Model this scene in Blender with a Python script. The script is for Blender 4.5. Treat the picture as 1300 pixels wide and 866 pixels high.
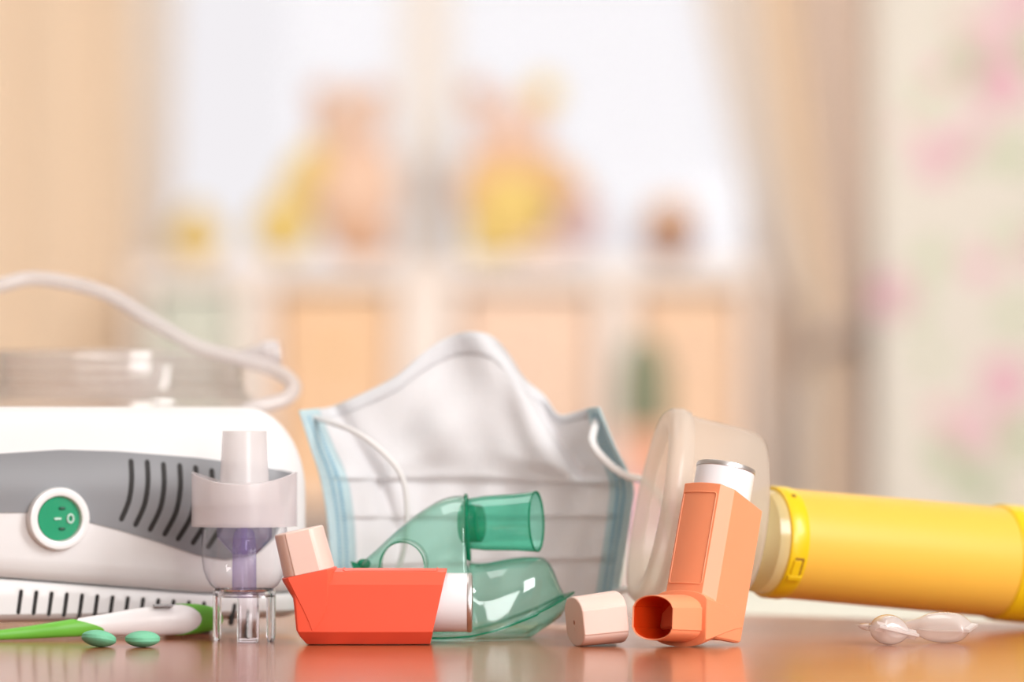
import bpy, bmesh, math, random
from mathutils import Vector, Matrix
C = bpy.context.scene.collection
for o in list(bpy.data.objects):
    bpy.data.objects.remove(o)
R = math.radians
PI = math.pi

# ---------------------------------------------------------------- camera, world, lights, exposure
F = 4875.0                                    # focal length in pixels of the 1300 px wide frame
DIST = 1.9                                    # camera to the focused inhalers (m)
CAM = Vector((0, -DIST, 0.108))
PITCH = math.atan(112 / F)
cd = bpy.data.cameras.new('camera')
cam = bpy.data.objects.new('camera', cd)
C.objects.link(cam)
cam.location = CAM
cam.rotation_euler = (PI / 2 + PITCH, 0, 0)
cd.sensor_width = 36
cd.lens = 36 * F / 1300
cd.clip_end = 60
cd.dof.use_dof = True
cd.dof.focus_distance = DIST + 0.015
cd.dof.aperture_fstop = 3.8
cd.dof.aperture_blades = 0
sc = bpy.context.scene
sc.camera = cam

w = bpy.data.worlds.new('overcast_sky')
sc.world = w
w.use_nodes = True
bgn = w.node_tree.nodes['Background']
bgn.inputs['Color'].default_value = (1.0, 0.97, 1.0, 1)
bgn.inputs['Strength'].default_value = 0.90


def area(name, loc, target, size, power, col=(1, 1, 1), sy=None):
    l = bpy.data.lights.new(name, 'AREA')
    l.energy = power
    l.size = size
    if sy:
        l.shape = 'RECTANGLE'
        l.size_y = sy
    l.color = col
    o = bpy.data.objects.new(name, l)
    C.objects.link(o)
    o.location = loc
    o.rotation_euler = (Vector(target) - Vector(loc)).to_track_quat('-Z', 'Y').to_euler()
    return o


area('key_softbox', (1.0, -0.85, 0.85), (0.0, 0.05, 0.05), 0.5, 18.5, (1, 1, 1), 0.75)
area('fill_softbox', (1.1, -2.6, 0.75), (0.0, 0.1, 0.05), 1.1, 36.0, (1, 1, 1))
area('added_room_fill', (0.2, 2.6, 1.85), (0.1, 7.0, 0.7), 2.0, 152.0, (1, 0.985, 0.97))  # unseen light added to brighten the window wall and toys
area('added_room_fill', (-0.3, 0.5, 1.92), (0.0, 0.5, 0.0), 1.2, 16.0, (1, 1, 1))  # unseen overhead fill added above the table
sc.view_settings.view_transform = 'Standard'
sc.view_settings.look = 'None'
sc.view_settings.gamma = 1
sc.view_settings.use_curve_mapping = False
sc.view_settings.exposure = 0.0
sc.cycles.transparent_max_bounces = 32
sc.cycles.max_bounces = 12

FWD = Vector((0, math.cos(PITCH), math.sin(PITCH)))
UPV = Vector((0, -math.sin(PITCH), math.cos(PITCH)))


def at(px, py, D):
    """world point of a photo pixel at depth D (distance along +Y from the camera)"""
    d = FWD + Vector((1, 0, 0)) * ((px - 650) / F) + UPV * ((433 - py) / F)
    return CAM + d * (D / d.y)


# ---------------------------------------------------------------- materials
def lin(c):
    if isinstance(c, str):
        c = tuple(int(c[i:i + 2], 16) / 255 for i in (0, 2, 4))
    return tuple((x / 12.92 if x <= 0.04045 else ((x + 0.055) / 1.055) ** 2.4) for x in c[:3]) + (1.0,)


def new_mat(name):
    m = bpy.data.materials.new(name)
    m.use_nodes = True
    nt = m.node_tree
    for n in list(nt.nodes):
        nt.nodes.remove(n)
    return m, nt, nt.nodes.new, nt.links.new


def mat(name, col, rough=0.4, metal=0.0, coat=0.0, noise=0.0, nscale=60, bump=0.0, spec=0.5, sss=0.0, trans=0.0, sheen=0.0):
    m, nt, N, L = new_mat(name)
    out = N('ShaderNodeOutputMaterial')
    p = N('ShaderNodeBsdfPrincipled')
    L(p.outputs[0], out.inputs[0])
    c = lin(col)
    p.inputs['Base Color'].default_value = c
    p.inputs['Roughness'].default_value = rough
    p.inputs['Metallic'].default_value = metal
    p.inputs['Coat Weight'].default_value = coat
    p.inputs['Specular IOR Level'].default_value = spec
    p.inputs['Sheen Weight'].default_value = sheen
    if sss:
        p.inputs['Subsurface Weight'].default_value = sss
        p.inputs['Subsurface Radius'].default_value = (0.004, 0.0025, 0.0015)
        p.inputs['Subsurface Scale'].default_value = 1.0
    tc = N('ShaderNodeTexCoord')
    no = N('ShaderNodeTexNoise')
    no.inputs['Scale'].default_value = nscale
    no.inputs['Detail'].default_value = 4
    L(tc.outputs['Object'], no.inputs['Vector'])
    mx = N('ShaderNodeMix')
    mx.data_type = 'RGBA'
    k = max(noise, 0.015)
    mx.inputs[6].default_value = tuple(x * (1 - k) for x in c[:3]) + (1,)
    mx.inputs[7].default_value = tuple(min(1, x * (1 + k)) for x in c[:3]) + (1,)
    L(no.outputs['Fac'], mx.inputs[0])
    L(mx.outputs[2], p.inputs['Base Color'])
    if bump:
        b = N('ShaderNodeBump')
        b.inputs['Strength'].default_value = bump
        b.inputs['Distance'].default_value = 0.002
        L(no.outputs['Fac'], b.inputs['Height'])
        L(b.outputs[0], p.inputs['Normal'])
    if trans:
        t = N('ShaderNodeBsdfTranslucent')
        L(mx.outputs[2], t.inputs['Color'])
        ms = N('ShaderNodeMixShader')
        ms.inputs[0].default_value = trans
        L(p.outputs[0], ms.inputs[1])
        L(t.outputs[0], ms.inputs[2])
        L(ms.outputs[0], out.inputs[0])
    return m


def clear(name, tint, edge, rough=0.03, ior=1.45, blend=0.35, haze=0.0, haze_col='ffffff', gloss=1.0):
    """thin clear plastic: coloured transparency, denser where the wall is seen along its length, fresnel gloss, optional milkiness"""
    m, nt, N, L = new_mat(name)
    out = N('ShaderNodeOutputMaterial')
    lw = N('ShaderNodeLayerWeight')
    lw.inputs['Blend'].default_value = 0.5
    pw = N('ShaderNodeMath')
    pw.operation = 'POWER'
    pw.inputs[1].default_value = 1.0 / blend
    L(lw.outputs['Facing'], pw.inputs[0])
    mx = N('ShaderNodeMix')
    mx.data_type = 'RGBA'
    mx.inputs[6].default_value = lin(tint)
    mx.inputs[7].default_value = lin(edge)
    L(pw.outputs[0], mx.inputs[0])
    tr = N('ShaderNodeBsdfTransparent')
    L(mx.outputs[2], tr.inputs['Color'])
    base = tr.outputs[0]
    if haze:
        df = N('ShaderNodeBsdfDiffuse')
        df.inputs['Color'].default_value = lin(haze_col)
        tl = N('ShaderNodeBsdfTranslucent')
        tl.inputs['Color'].default_value = lin(haze_col)
        a = N('ShaderNodeMixShader')
        a.inputs[0].default_value = 0.45
        L(df.outputs[0], a.inputs[1])
        L(tl.outputs[0], a.inputs[2])
        b = N('ShaderNodeMixShader')
        b.inputs[0].default_value = haze
        L(base, b.inputs[1])
        L(a.outputs[0], b.inputs[2])
        base = b.outputs[0]
    p5 = N('ShaderNodeMath')
    p5.operation = 'POWER'
    p5.inputs[1].default_value = 5.0
    L(lw.outputs['Facing'], p5.inputs[0])
    mu = N('ShaderNodeMath')                      # two-sided Schlick reflectance of a thin wall
    mu.operation = 'MULTIPLY_ADD'
    mu.inputs[1].default_value = 0.7 * gloss
    mu.inputs[2].default_value = 0.045 * gloss
    L(p5.outputs[0], mu.inputs[0])
    gl = N('ShaderNodeBsdfGlossy')
    gl.inputs['Roughness'].default_value = rough
    ms = N('ShaderNodeMixShader')
    L(mu.outputs[0], ms.inputs[0])
    L(base, ms.inputs[1])
    L(gl.outputs[0], ms.inputs[2])
    L(ms.outputs[0], out.inputs[0])
    return m


def solid_clear(name, col, ior, rough=0.02):
    m, nt, N, L = new_mat(name)
    out = N('ShaderNodeOutputMaterial')
    p = N('ShaderNodeBsdfPrincipled')
    p.inputs['Base Color'].default_value = lin(col)
    p.inputs['Transmission Weight'].default_value = 1.0
    p.inputs['IOR'].default_value = ior
    p.inputs['Roughness'].default_value = rough
    L(p.outputs[0], out.inputs[0])
    return m


def wood_mat():
    m, nt, N, L = new_mat('table_wood')
    out = N('ShaderNodeOutputMaterial')
    p = N('ShaderNodeBsdfPrincipled')
    L(p.outputs[0], out.inputs[0])
    tc = N('ShaderNodeTexCoord')
    mp = N('ShaderNodeMapping')
    mp.inputs['Rotation'].default_value = (0, 0, R(8))
    mp.inputs['Scale'].default_value = (3, 34, 10)
    L(tc.outputs['Object'], mp.inputs['Vector'])
    n1 = N('ShaderNodeTexNoise')
    n1.inputs['Scale'].default_value = 2.2
    n1.inputs['Detail'].default_value = 6
    n1.inputs['Distortion'].default_value = 0.8
    L(mp.outputs[0], n1.inputs['Vector'])
    wv = N('ShaderNodeTexWave')
    wv.wave_type = 'BANDS'
    wv.bands_direction = 'Y'
    wv.inputs['Scale'].default_value = 0.7
    wv.inputs['Distortion'].default_value = 5
    wv.inputs['Detail'].default_value = 3
    L(mp.outputs[0], wv.inputs['Vector'])
    ad = N('ShaderNodeMix')
    ad.data_type = 'FLOAT'
    ad.inputs[0].default_value = 0.4
    L(n1.outputs['Fac'], ad.inputs[2])
    L(wv.outputs['Fac'], ad.inputs[3])
    cr = N('ShaderNodeValToRGB')
    e = cr.color_ramp.elements
    e[0].position = 0.25
    e[0].color = lin('934f33')
    e[1].position = 0.8
    e[1].color = lin('bd774c')
    L(ad.outputs[0], cr.inputs[0])
    L(cr.outputs[0], p.inputs['Base Color'])
    p.inputs['Roughness'].default_value = 0.24
    p.inputs['Specular IOR Level'].default_value = 0.5
    p.inputs['Coat Weight'].default_value = 0.25
    p.inputs['Coat Roughness'].default_value = 0.1
    b = N('ShaderNodeBump')
    b.inputs['Strength'].default_value = 0.06
    b.inputs['Distance'].default_value = 0.001
    L(n1.outputs['Fac'], b.inputs['Height'])
    L(b.outputs[0], p.inputs['Normal'])
    return m


def blob_mat(name, base, blobs, base2=None, stripe=0):
    """printed wallpaper: soft blobs (x, z, radius, colour) in object space"""
    m, nt, N, L = new_mat(name)
    out = N('ShaderNodeOutputMaterial')
    p = N('ShaderNodeBsdfPrincipled')
    p.inputs['Roughness'].default_value = 0.8
    L(p.outputs[0], out.inputs[0])
    tc = N('ShaderNodeTexCoord')
    no = N('ShaderNodeTexNoise')
    no.inputs['Scale'].default_value = 26
    L(tc.outputs['Object'], no.inputs['Vector'])
    sb = N('ShaderNodeVectorMath')
    sb.operation = 'SUBTRACT'
    L(no.outputs['Color'], sb.inputs[0])
    sb.inputs[1].default_value = (0.5, 0.5, 0.5)
    scl = N('ShaderNodeVectorMath')
    scl.operation = 'SCALE'
    scl.inputs['Scale'].default_value = 0.06
    L(sb.outputs[0], scl.inputs[0])
    av = N('ShaderNodeVectorMath')
    av.operation = 'ADD'
    L(tc.outputs['Object'], av.inputs[0])
    L(scl.outputs[0], av.inputs[1])
    fl = N('ShaderNodeVectorMath')
    fl.operation = 'MULTIPLY'
    fl.inputs[1].default_value = (1, 0, 1)
    L(av.outputs[0], fl.inputs[0])
    prev = None
    for (x, z, r, col) in blobs:
        ds = N('ShaderNodeVectorMath')
        ds.operation = 'DISTANCE'
        L(fl.outputs[0], ds.inputs[0])
        ds.inputs[1].default_value = (x, 0, z)
        mr = N('ShaderNodeMapRange')
        mr.inputs['From Min'].default_value = r * 0.8
        mr.inputs['From Max'].default_value = r * 1.15
        mr.inputs['To Min'].default_value = 1
        mr.inputs['To Max'].default_value = 0
        L(ds.outputs['Value'], mr.inputs[0])
        mx = N('ShaderNodeMix')
        mx.data_type = 'RGBA'
        L(mr.outputs[0], mx.inputs[0])
        if prev is None:
            mx.inputs[6].default_value = lin(base)
        else:
            L(prev, mx.inputs[6])
        mx.inputs[7].default_value = lin(col)
        prev = mx.outputs[2]
    L(prev, p.inputs['Base Color'])
    return m


M = dict(
    wood=wood_mat(),
    wood_leg=mat('table_leg_wood', 'a8653a', 0.4, noise=0.1),
    shell=mat('white_casing', 'e9e7e7', 0.32, coat=0.1),
    grey=mat('grey_band', '848589', 0.38),
    slot=mat('slot_shade', '1a1513', 0.6),  # near-black colour painting the shade inside the compressor vents
    rubber=mat('black_rubber', '171413', 0.7),
    switch=mat('green_rocker', '0a9a6c', 0.3, coat=0.3),
    switch_dark=mat('green_rocker_dent', '05553c', 0.4),
    ring=mat('white_bezel', 'f4f2f2', 0.3, coat=0.3),
    mark=mat('white_mark', 'd8f2e8', 0.5),
    orange=mat('orange_plastic', 'fd9b6f', 0.38, sss=0.12),
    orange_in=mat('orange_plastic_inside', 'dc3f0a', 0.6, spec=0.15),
    red=mat('red_orange_plastic', 'fd6044', 0.36, sss=0.1),
    peach=mat('peach_plastic', 'f1cfc2', 0.34, sss=0.1),
    peach_shade=mat('peach_dimple_shade', 'b88068', 0.5),  # darkened peach painting the shade of the dimple
    canister=mat('white_canister', 'f2f1f4', 0.3, coat=0.2),
    metal=mat('brushed_metal', 'd6d2d2', 0.34, metal=1.0),
    yellow=mat('yellow_tube', 'efbd4a', 0.42, sss=0.1),
    yellow_b=mat('bright_yellow_cap', 'edc60e', 0.34, coat=0.1),
    yellow_d=mat('yellow_hole_shade', '8a5a10', 0.6),  # darkened yellow painting the shade of the collar openings
    green_t=mat('leaf_green_plastic', '6fbf3f', 0.4),
    white_p=mat('white_plastic', 'f0ecec', 0.34),
    screen=mat('grey_display', '9c9c9e', 0.25),
    pill=mat('green_pill', '79c9a2', 0.55, bump=0.1, nscale=900),
    paper=mat('mask_fabric', 'f8f8fa', 0.85, bump=0.25, nscale=500, trans=0.4, spec=0.2),
    blue=mat('mask_blue_edge', 'dff4fd', 0.85, noise=0.12, nscale=420, bump=0.4, trans=0.4, spec=0.2),
    blue_dot=mat('mask_blue_stitch', '96c8de', 0.85, trans=0.2),
    elastic=mat('white_elastic', 'f4f2f1', 0.8, trans=0.2),
    frosted=clear('frosted_plastic', 'ffffff', 'faf6f8', rough=0.22, haze=0.34, haze_col='fdf8fa', gloss=0.8),
    frosted_cup=clear('milky_cap', 'ffffff', 'faf6f8', rough=0.25, haze=0.42, haze_col='fffcfd', gloss=0.8),
    clear=clear('clear_plastic', 'fdfcfd', 'a8a0ae', rough=0.03, blend=0.22, gloss=0.9),
    clear_leg=solid_clear('clear_plastic_leg', 'fbf8fb', 1.40),
    lilac=clear('lilac_plastic', 'f2effd', 'b8b0e0', rough=0.05, blend=0.4, haze=0.22, haze_col='d8d2f8'),
    lilac_clear=clear('pale_lilac_plastic', 'f3f0fa', 'aaa2cc', rough=0.04, blend=0.35, haze=0.05, haze_col='d8d2f8'),
    jar=clear('jar_glass', 'fefdfd', 'f0ebe8', rough=0.06, blend=0.3, haze=0.16, haze_col='fdfbfa', gloss=2.0),
    tube=clear('tube_vinyl', 'ffffff', 'eeeaea', rough=0.15, blend=0.5, haze=0.6, haze_col='fbf7f7'),
    silicone=clear('milky_silicone', 'fffdfa', 'f8f0e8', rough=0.25, haze=0.42, haze_col='f4ece2', blend=0.35, gloss=0.5),
    silicone_rim=clear('milky_silicone_rim', 'fffdfa', 'f6eee6', rough=0.25, haze=0.5, haze_col='f7efe6', blend=0.4, gloss=0.5),
    valve=clear('pale_yellow_valve', 'fffae6', 'f6e8b4', rough=0.2, haze=0.82, haze_col='fcedb4'),
    mask_green=clear('green_vinyl', 'dcf8f0', '22b08e', rough=0.04, blend=0.27, haze=0.10, haze_col='a0f0dc', gloss=1.7),
    port_green=clear('green_vinyl_thick', 'b0eedd', '0f9e82', rough=0.05, blend=0.33, haze=0.20, haze_col='60e8ca', gloss=1.6),
    rim_green=clear('green_vinyl_edge', '7fd6ba', '10a07c', rough=0.08, blend=0.6, haze=0.42, haze_col='1ab48c'),
    vial=clear('vial_plastic', 'fefaf8', 'd6c6c0', rough=0.12, blend=0.35, haze=0.52, haze_col='fffaf8', gloss=1.8),
    # room
    wall=mat('wall_paint', 'efeae6', 0.9),
    wall_b=mat('peach_wall_paint', 'fadfc9', 0.9),
    ceil=mat('ceiling_paint', 'f6f4f2', 0.9),
    floor=mat('floor_boards', 'dccdbb', 0.6, noise=0.1, nscale=6),
    white_wood=mat('white_paint', 'f2e6de', 0.6),
    curtain=mat('peach_curtain', 'fde6cc', 0.9, trans=0.1),
    curtain_l=mat('cream_curtain', 'fdf4ec', 0.9, trans=0.1),
    curtain_o=mat('apricot_curtain', 'fbe2c6', 0.9),
    curtain_d=mat('tan_curtain', 'fbe6d6', 0.9, trans=0.1),
    frame_white=mat('frame_paint', 'fcf8f5', 0.6),
    tie=mat('grey_tieback', 'cbbab2', 0.8),
    glass=clear('window_glass', 'ffffff', 'eef0f0', rough=0.02, gloss=0.08),
    toy_peach=mat('peach_plush', 'efcdb6', 0.95, sheen=0.3),
    toy_brown=mat('brown_plush', 'dcae8c', 0.95, sheen=0.3),
    toy_yellow=mat('yellow_plush', 'ecd080', 0.95, sheen=0.3),
    toy_pink=mat('pink_plush', 'f5dace', 0.95, sheen=0.3),
    toy_orange=mat('orange_plush', 'ebbf94', 0.95, sheen=0.3),
    toy_mauve=mat('mauve_plush', 'dabcbc', 0.95, sheen=0.3),
    toy_dark=mat('dark_brown_plush', 'b08a7c', 0.95, sheen=0.3),
    toy_black=mat('black_bead', '2a2422', 0.3),
    bin_sage=mat('sage_fabric', 'd2d6ca', 0.9),
    bin_orange=mat('orange_fabric', 'f3cda8', 0.9),
    bin_peach=mat('peach_fabric', 'f4d6c0', 0.9),
    bin_apricot=mat('apricot_fabric', 'f3d0b2', 0.9),
    cactus=mat('cactus_green', '7c8068', 0.8),
    pot=mat('terracotta', 'e2aa8e', 0.8),
    mauve=mat('mauve_paint', 'd2a8b4', 0.6),
    teal=mat('teal_paint', '86bcc4', 0.6),
    bench=mat('pale_bench_paint', 'cfcfc4', 0.6),
)


# ---------------------------------------------------------------- mesh helpers
class MB:
    def __init__(s, T=None):
        s.v, s.f, s.T = [], [], T or Matrix.Identity(4)

    def add(s, vs, fs):
        b = len(s.v)
        s.v += [s.T @ Vector(p) for p in vs]
        s.f += [tuple(b + i for i in f) for f in fs]

    def loft(s, rings, closed=True, cap0=True, cap1=True, cyc=False):
        n = len(rings[0])
        vs = [p for r in rings for p in r]
        fs = []
        m = len(rings)
        for i in range(m if cyc else m - 1):
            j = (i + 1) % m
            for k in range(n if closed else n - 1):
                l = (k + 1) % n
                fs.append((i * n + k, i * n + l, j * n + l, j * n + k))
        if cap0 and not cyc and closed:
            fs.append(tuple(range(n - 1, -1, -1)))
        if cap1 and not cyc and closed:
            fs.append(tuple((m - 1) * n + k for k in range(n)))
        s.add(vs, fs)
        return s

    def lathe(s, prof, n=40, T=None, caps=(False, False)):
        """prof: (r, z) list, about local Z"""
        T = T or Matrix.Identity(4)
        rings = [[T @ Vector((r * math.cos(2 * PI * k / n), r * math.sin(2 * PI * k / n), z)) for k in range(n)] for r, z in prof]
        return s.loft(rings, True, caps[0], caps[1])

    def tube(s, path, rad, n=12, caps=True, cyc=False, flat=1.0):
        path = [Vector(p) for p in path]
        m = len(path)
        rings = []
        up = Vector((0.13, 0.21, 0.97)).normalized()
        nrm = None
        for i, p in enumerate(path):
            a = path[(i - 1) % m] if (cyc or i > 0) else p
            b = path[(i + 1) % m] if (cyc or i < m - 1) else p
            t = (b - a).normalized()
            if nrm is None:
                nrm = t.cross(up).normalized()
            nrm = (nrm - t * nrm.dot(t)).normalized()
            bi = t.cross(nrm)
            r = rad(i / (m - 1)) if callable(rad) else rad
            rings.append([p + nrm * (r * math.cos(2 * PI * k / n)) + bi * (r * flat * math.sin(2 * PI * k / n)) for k in range(n)])
        return s.loft(rings, True, caps, caps, cyc)

    def box(s, c, d, T=None):
        T = T or Matrix.Identity(4)
        c = Vector(c)
        vs = [T @ (c + Vector((x * d[0] / 2, y * d[1] / 2, z * d[2] / 2))) for x in (-1, 1) for y in (-1, 1) for z in (-1, 1)]
        s.add(vs, [(0, 1, 3, 2), (4, 6, 7, 5), (0, 4, 5, 1), (2, 3, 7, 6), (0, 2, 6, 4), (1, 5, 7, 3)])
        return s

    def ell(s, c, d, nu=20, nv=12, T=None):
        T = T or Matrix.Identity(4)
        rings = []
        for j in range(1, nv):
            a = PI * j / nv
            rings.append([T @ (Vector(c) + Vector((d[0] * math.sin(a) * math.cos(2 * PI * k / nu), d[1] * math.sin(a) * math.sin(2 * PI * k / nu), -d[2] * math.cos(a)))) for k in range(nu)])
        return s.loft(rings)

    def build(s, name, material, parent=None, smooth=True, ang=35, bevel=0, seg=2, solid=0, sub=0, loc=None):
        me = bpy.data.meshes.new(name)
        me.from_pydata([tuple(p) for p in s.v], [], s.f)
        bm = bmesh.new()
        bm.from_mesh(me)
        bmesh.ops.recalc_face_normals(bm, faces=bm.faces)
        bm.to_mesh(me)
        bm.free()
        if smooth:
            for p in me.polygons:
                p.use_smooth = True
            if not sub:
                me.set_sharp_from_angle(angle=R(ang))
        me.materials.append(material)
        o = bpy.data.objects.new(name, me)
        C.objects.link(o)
        if parent is not None:
            o.parent = parent
        if loc is not None:
            o.location = loc
        if solid:
            q = o.modifiers.new('solid', 'SOLIDIFY')
            q.thickness = solid
            q.offset = 0
        if bevel:
            q = o.modifiers.new('bevel', 'BEVEL')
            q.width = bevel
            q.segments = seg
            q.limit_method = 'ANGLE'
            q.angle_limit = R(30)
            q.harden_normals = True
        if sub:
            q = o.modifiers.new('sub', 'SUBSURF')
            q.levels = sub
            q.render_levels = sub
        return o


def tag(o, label, cat, group=None):
    o['label'] = label
    o['category'] = cat
    if group:
        o['group'] = group
    return o


def thing(name, label, cat, loc=(0, 0, 0), rot=None, group=None):
    o = bpy.data.objects.new(name, None)
    C.objects.link(o)
    o.empty_display_size = 0.02
    o.location = loc
    if rot is not None:
        if isinstance(rot, Matrix):
            o.rotation_euler = rot.to_euler()
        else:
            o.rotation_euler = rot
    return tag(o, label, cat, group)


def struct(o):
    o['kind'] = 'structure'
    return o


def copy_tree(o, parent=None):
    c = o.copy()
    C.objects.link(c)
    if parent:
        c.parent = parent
    for ch in list(o.children):
        copy_tree(ch, c)
    return c


def cr(pts, n=8, cyc=False):
    """Catmull-Rom through points"""
    pts = [Vector(p) for p in pts]
    m = len(pts)
    out = []
    for i in range(m if cyc else m - 1):
        if cyc:
            p0, p1, p2, p3 = pts[(i - 1) % m], pts[i], pts[(i + 1) % m], pts[(i + 2) % m]
        else:
            p0, p1, p2, p3 = pts[max(i - 1, 0)], pts[i], pts[i + 1], pts[min(i + 2, m - 1)]
        for k in range(n):
            t = k / n
            out.append(0.5 * ((2 * p1) + (p2 - p0) * t + (2 * p0 - 5 * p1 + 4 * p2 - p3) * t * t + (3 * p1 - p0 - 3 * p2 + p3) * t ** 3))
    if not cyc:
        out.append(pts[-1])
    return out


def interp(x, tab):
    if x <= tab[0][0]:
        return tab[0][1]
    for (a, b), (c, d) in zip(tab, tab[1:]):
        if x <= c:
            return b + (d - b) * (x - a) / (c - a)
    return tab[-1][1]


def sm(t):
    t = max(0, min(1, t))
    return t * t * (3 - 2 * t)


def cut(o, cutter):
    """boolean difference applied for good; the cutter is deleted"""
    q = o.modifiers.new('cut', 'BOOLEAN')
    q.object = cutter
    q.operation = 'DIFFERENCE'
    q.solver = 'EXACT'
    bpy.context.view_layer.update()
    dg = bpy.context.evaluated_depsgraph_get()
    me = bpy.data.meshes.new_from_object(o.evaluated_get(dg))
    o.modifiers.clear()
    o.data = me
    bpy.data.objects.remove(cutter)
    for p in me.polygons:
        p.use_smooth = True
    me.set_sharp_from_angle(angle=R(35))


# ================================================================= THE ROOM
DW = 8.9                                             # depth of the window wall
YW = DW - DIST
FLOOR = -0.75


def X(px, D):
    return (px - 650) * D / F


def Z(py, D):
    return at(650, py, D).z


fl = struct(MB().box((0, 1.9, FLOOR - 0.05), (7.2, 10.6, 0.1)).build('floor', M['floor'], smooth=False))
# window wall, built round the opening
x0, x1 = X(185, DW), X(965, DW)
zs, zt = Z(352, DW), 1.75
mb = MB()
mb.box(((-3.4 + x0) / 2, YW + 0.1, 0.6), (x0 + 3.4, 0.2, 2.7))
mb.box(((3.4 + x1) / 2, YW + 0.1, 0.6), (3.4 - x1, 0.2, 2.7))
mb.box(((x0 + x1) / 2, YW + 0.1, (FLOOR + zs) / 2), (x1 - x0, 0.2, zs - FLOOR))
mb.box(((x0 + x1) / 2, YW + 0.1, (1.95 + zt) / 2), (x1 - x0, 0.2, 1.95 - zt))
struct(mb.build('wall_back', M['wall_b'], smooth=False))
struct(MB().box((0, 1.9, 2.0), (7.2, 10.6, 0.1)).build('ceiling', M['ceil'], smooth=False))
struct(MB().box((-3.5, 1.9, 0.6), (0.2, 10.6, 2.7)).build('wall_left', M['wall'], smooth=False))
struct(MB().box((3.5, 1.9, 0.6), (0.2, 10.6, 2.7)).build('wall_right', M['wall'], smooth=False))
struct(MB().box((0, -3.5, 0.6), (6.8, 0.2, 2.7)).build('wall_front', M['wall'], smooth=False))
win = bpy.data.objects.new('window_1', None)
C.objects.link(win)
struct(win)
win.location = (0, YW, 0)
xm0, xm1 = X(505, DW), X(578, DW)
fr = MB()
for (a, b) in ((x0, x0 + 0.03), (x1 - 0.03, x1)):
    fr.box(((a + b) / 2, 0.05, (zs + zt) / 2), (b - a, 0.08, zt - zs))
for (a, b) in ((zs, zs + 0.03), (zt - 0.04, zt)):
    fr.box(((x0 + x1) / 2, 0.05, (a + b) / 2), (x1 - x0, 0.08, b - a))
fr.build('window_frame', M['white_wood'], win, smooth=False, bevel=0.004)
MB().box(((xm0 + xm1) / 2, 0.05, (zs + zt) / 2), (xm1 - xm0, 0.09, zt - zs - 0.06)).build('mullion', M['frame_white'], win, smooth=False, bevel=0.008)
for (a, b) in ((x0 + 0.03, xm0), (xm1, x1 - 0.03)):
    MB().box(((a + b) / 2, 0.055, (zs + zt) / 2), (b - a, 0.006, zt - zs - 0.07)).build('pane', M['glass'], win, smooth=False)
MB().box(((xm0 + xm1) / 2, -0.01, Z(235, DW)), (0.03, 0.03, 0.11)).build('window_handle', M['tie'], win, bevel=0.006)
# floral wallpaper on the near piece of wall on the right
DR = 8.3
YR = DR - DIST
rx = X(1112, DR)
flowers = [(1272, 108, 34, 'e6b4c6'), (1232, 172, 24, 'e9c0cf'), (1196, 92, 14, 'eab0c2'), (1250, 338, 24, 'e8becc'), (1135, 376, 28, 'e6b8c8'),
           (1275, 488, 32, 'e6b4c6'), (1236, 545, 30, 'e9c2ce'), (1196, 528, 14, 'eec0c8'), (1160, 700, 28, 'e6b8c8'), (1180, -60, 30, 'e6b4c6'), (1150, 160, 12, 'eec0c8')]
leaves = [(1200, 200, 22, 'b8cba6'), (1292, 200, 20, 'c0d0ae'), (1185, 330, 22, 'cbd6ba'), (1290, 60, 22, 'c2cfb0'), (1220, 30, 20, 'd0d8c0'), (1160, 390, 22, 'c4d0b4'),
          (1205, 580, 26, 'b4c6a2'), (1290, 560, 24, 'b8c8a4'), (1180, 450, 20, 'd0d8c0'), (1288, 400, 22, 'cbd6ba'), (1245, 620, 24, 'b0c0a0'), (1210, 690, 22, 'c4d0b4'), (1290, 300, 24, 'd0dac0'), (1180, 120, 18, 'ccd6ba')]
sR = DR / F
blobs = []
for (px, py, r, c) in leaves + flowers:
    for (ox, oz) in ((0, 0), (0.33, 0.1), (0.66, -0.05), (0.05, 0.85)):
        blobs.append((X(px, DR) + ox, Z(py, DR) + oz, r * sR, c))
wr = MB().box(((rx + 3.4) / 2, YR + 0.05, 0.6), (3.4 - rx, 0.1, 2.7)).build('wall_alcove', blob_mat('floral_wallpaper', 'e4dfd6', blobs), smooth=False)
struct(wr)

# --- white shelf unit below the window
DS = 8.25
YS = DS - DIST
su = thing('shelf_unit', 'white open shelf unit below the window, toys sitting along its top', 'shelf unit', (0, YS, FLOOR))
zT, zB = Z(334, DS) - FLOOR, Z(362, DS) - FLOOR
sx0, sx1 = X(168, DS), X(962, DS)
MB().box(((sx0 + sx1) / 2, 0.14, (zT + zB) / 2), (sx1 - sx0 + 0.02, 0.32, zT - zB)).build('top_board', M['white_wood'], su, smooth=False, bevel=0.003)
ups = [(168, 186), (300, 346), (502, 580), (760, 806), (944, 962)]
for (a, b) in ups:
    MB().box(((X(a, DS) + X(b, DS)) / 2, 0.14, zB / 2), (X(b, DS) - X(a, DS), 0.30, zB)).build('upright', M['white_wood'], su, smooth=False, bevel=0.003)
zsf = Z(640, DS) - FLOOR
for zz in (zsf, 0.06):
    MB().box(((sx0 + sx1) / 2, 0.145, zz), (sx1 - sx0 - 0.03, 0.28, 0.022)).build('shelf_board', M['white_wood'], su, smooth=False, bevel=0.002)
MB().box(((sx0 + sx1) / 2, 0.293, zB / 2), (sx1 - sx0, 0.012, zB)).build('back_panel', M['white_wood'], su, smooth=False)


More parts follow.
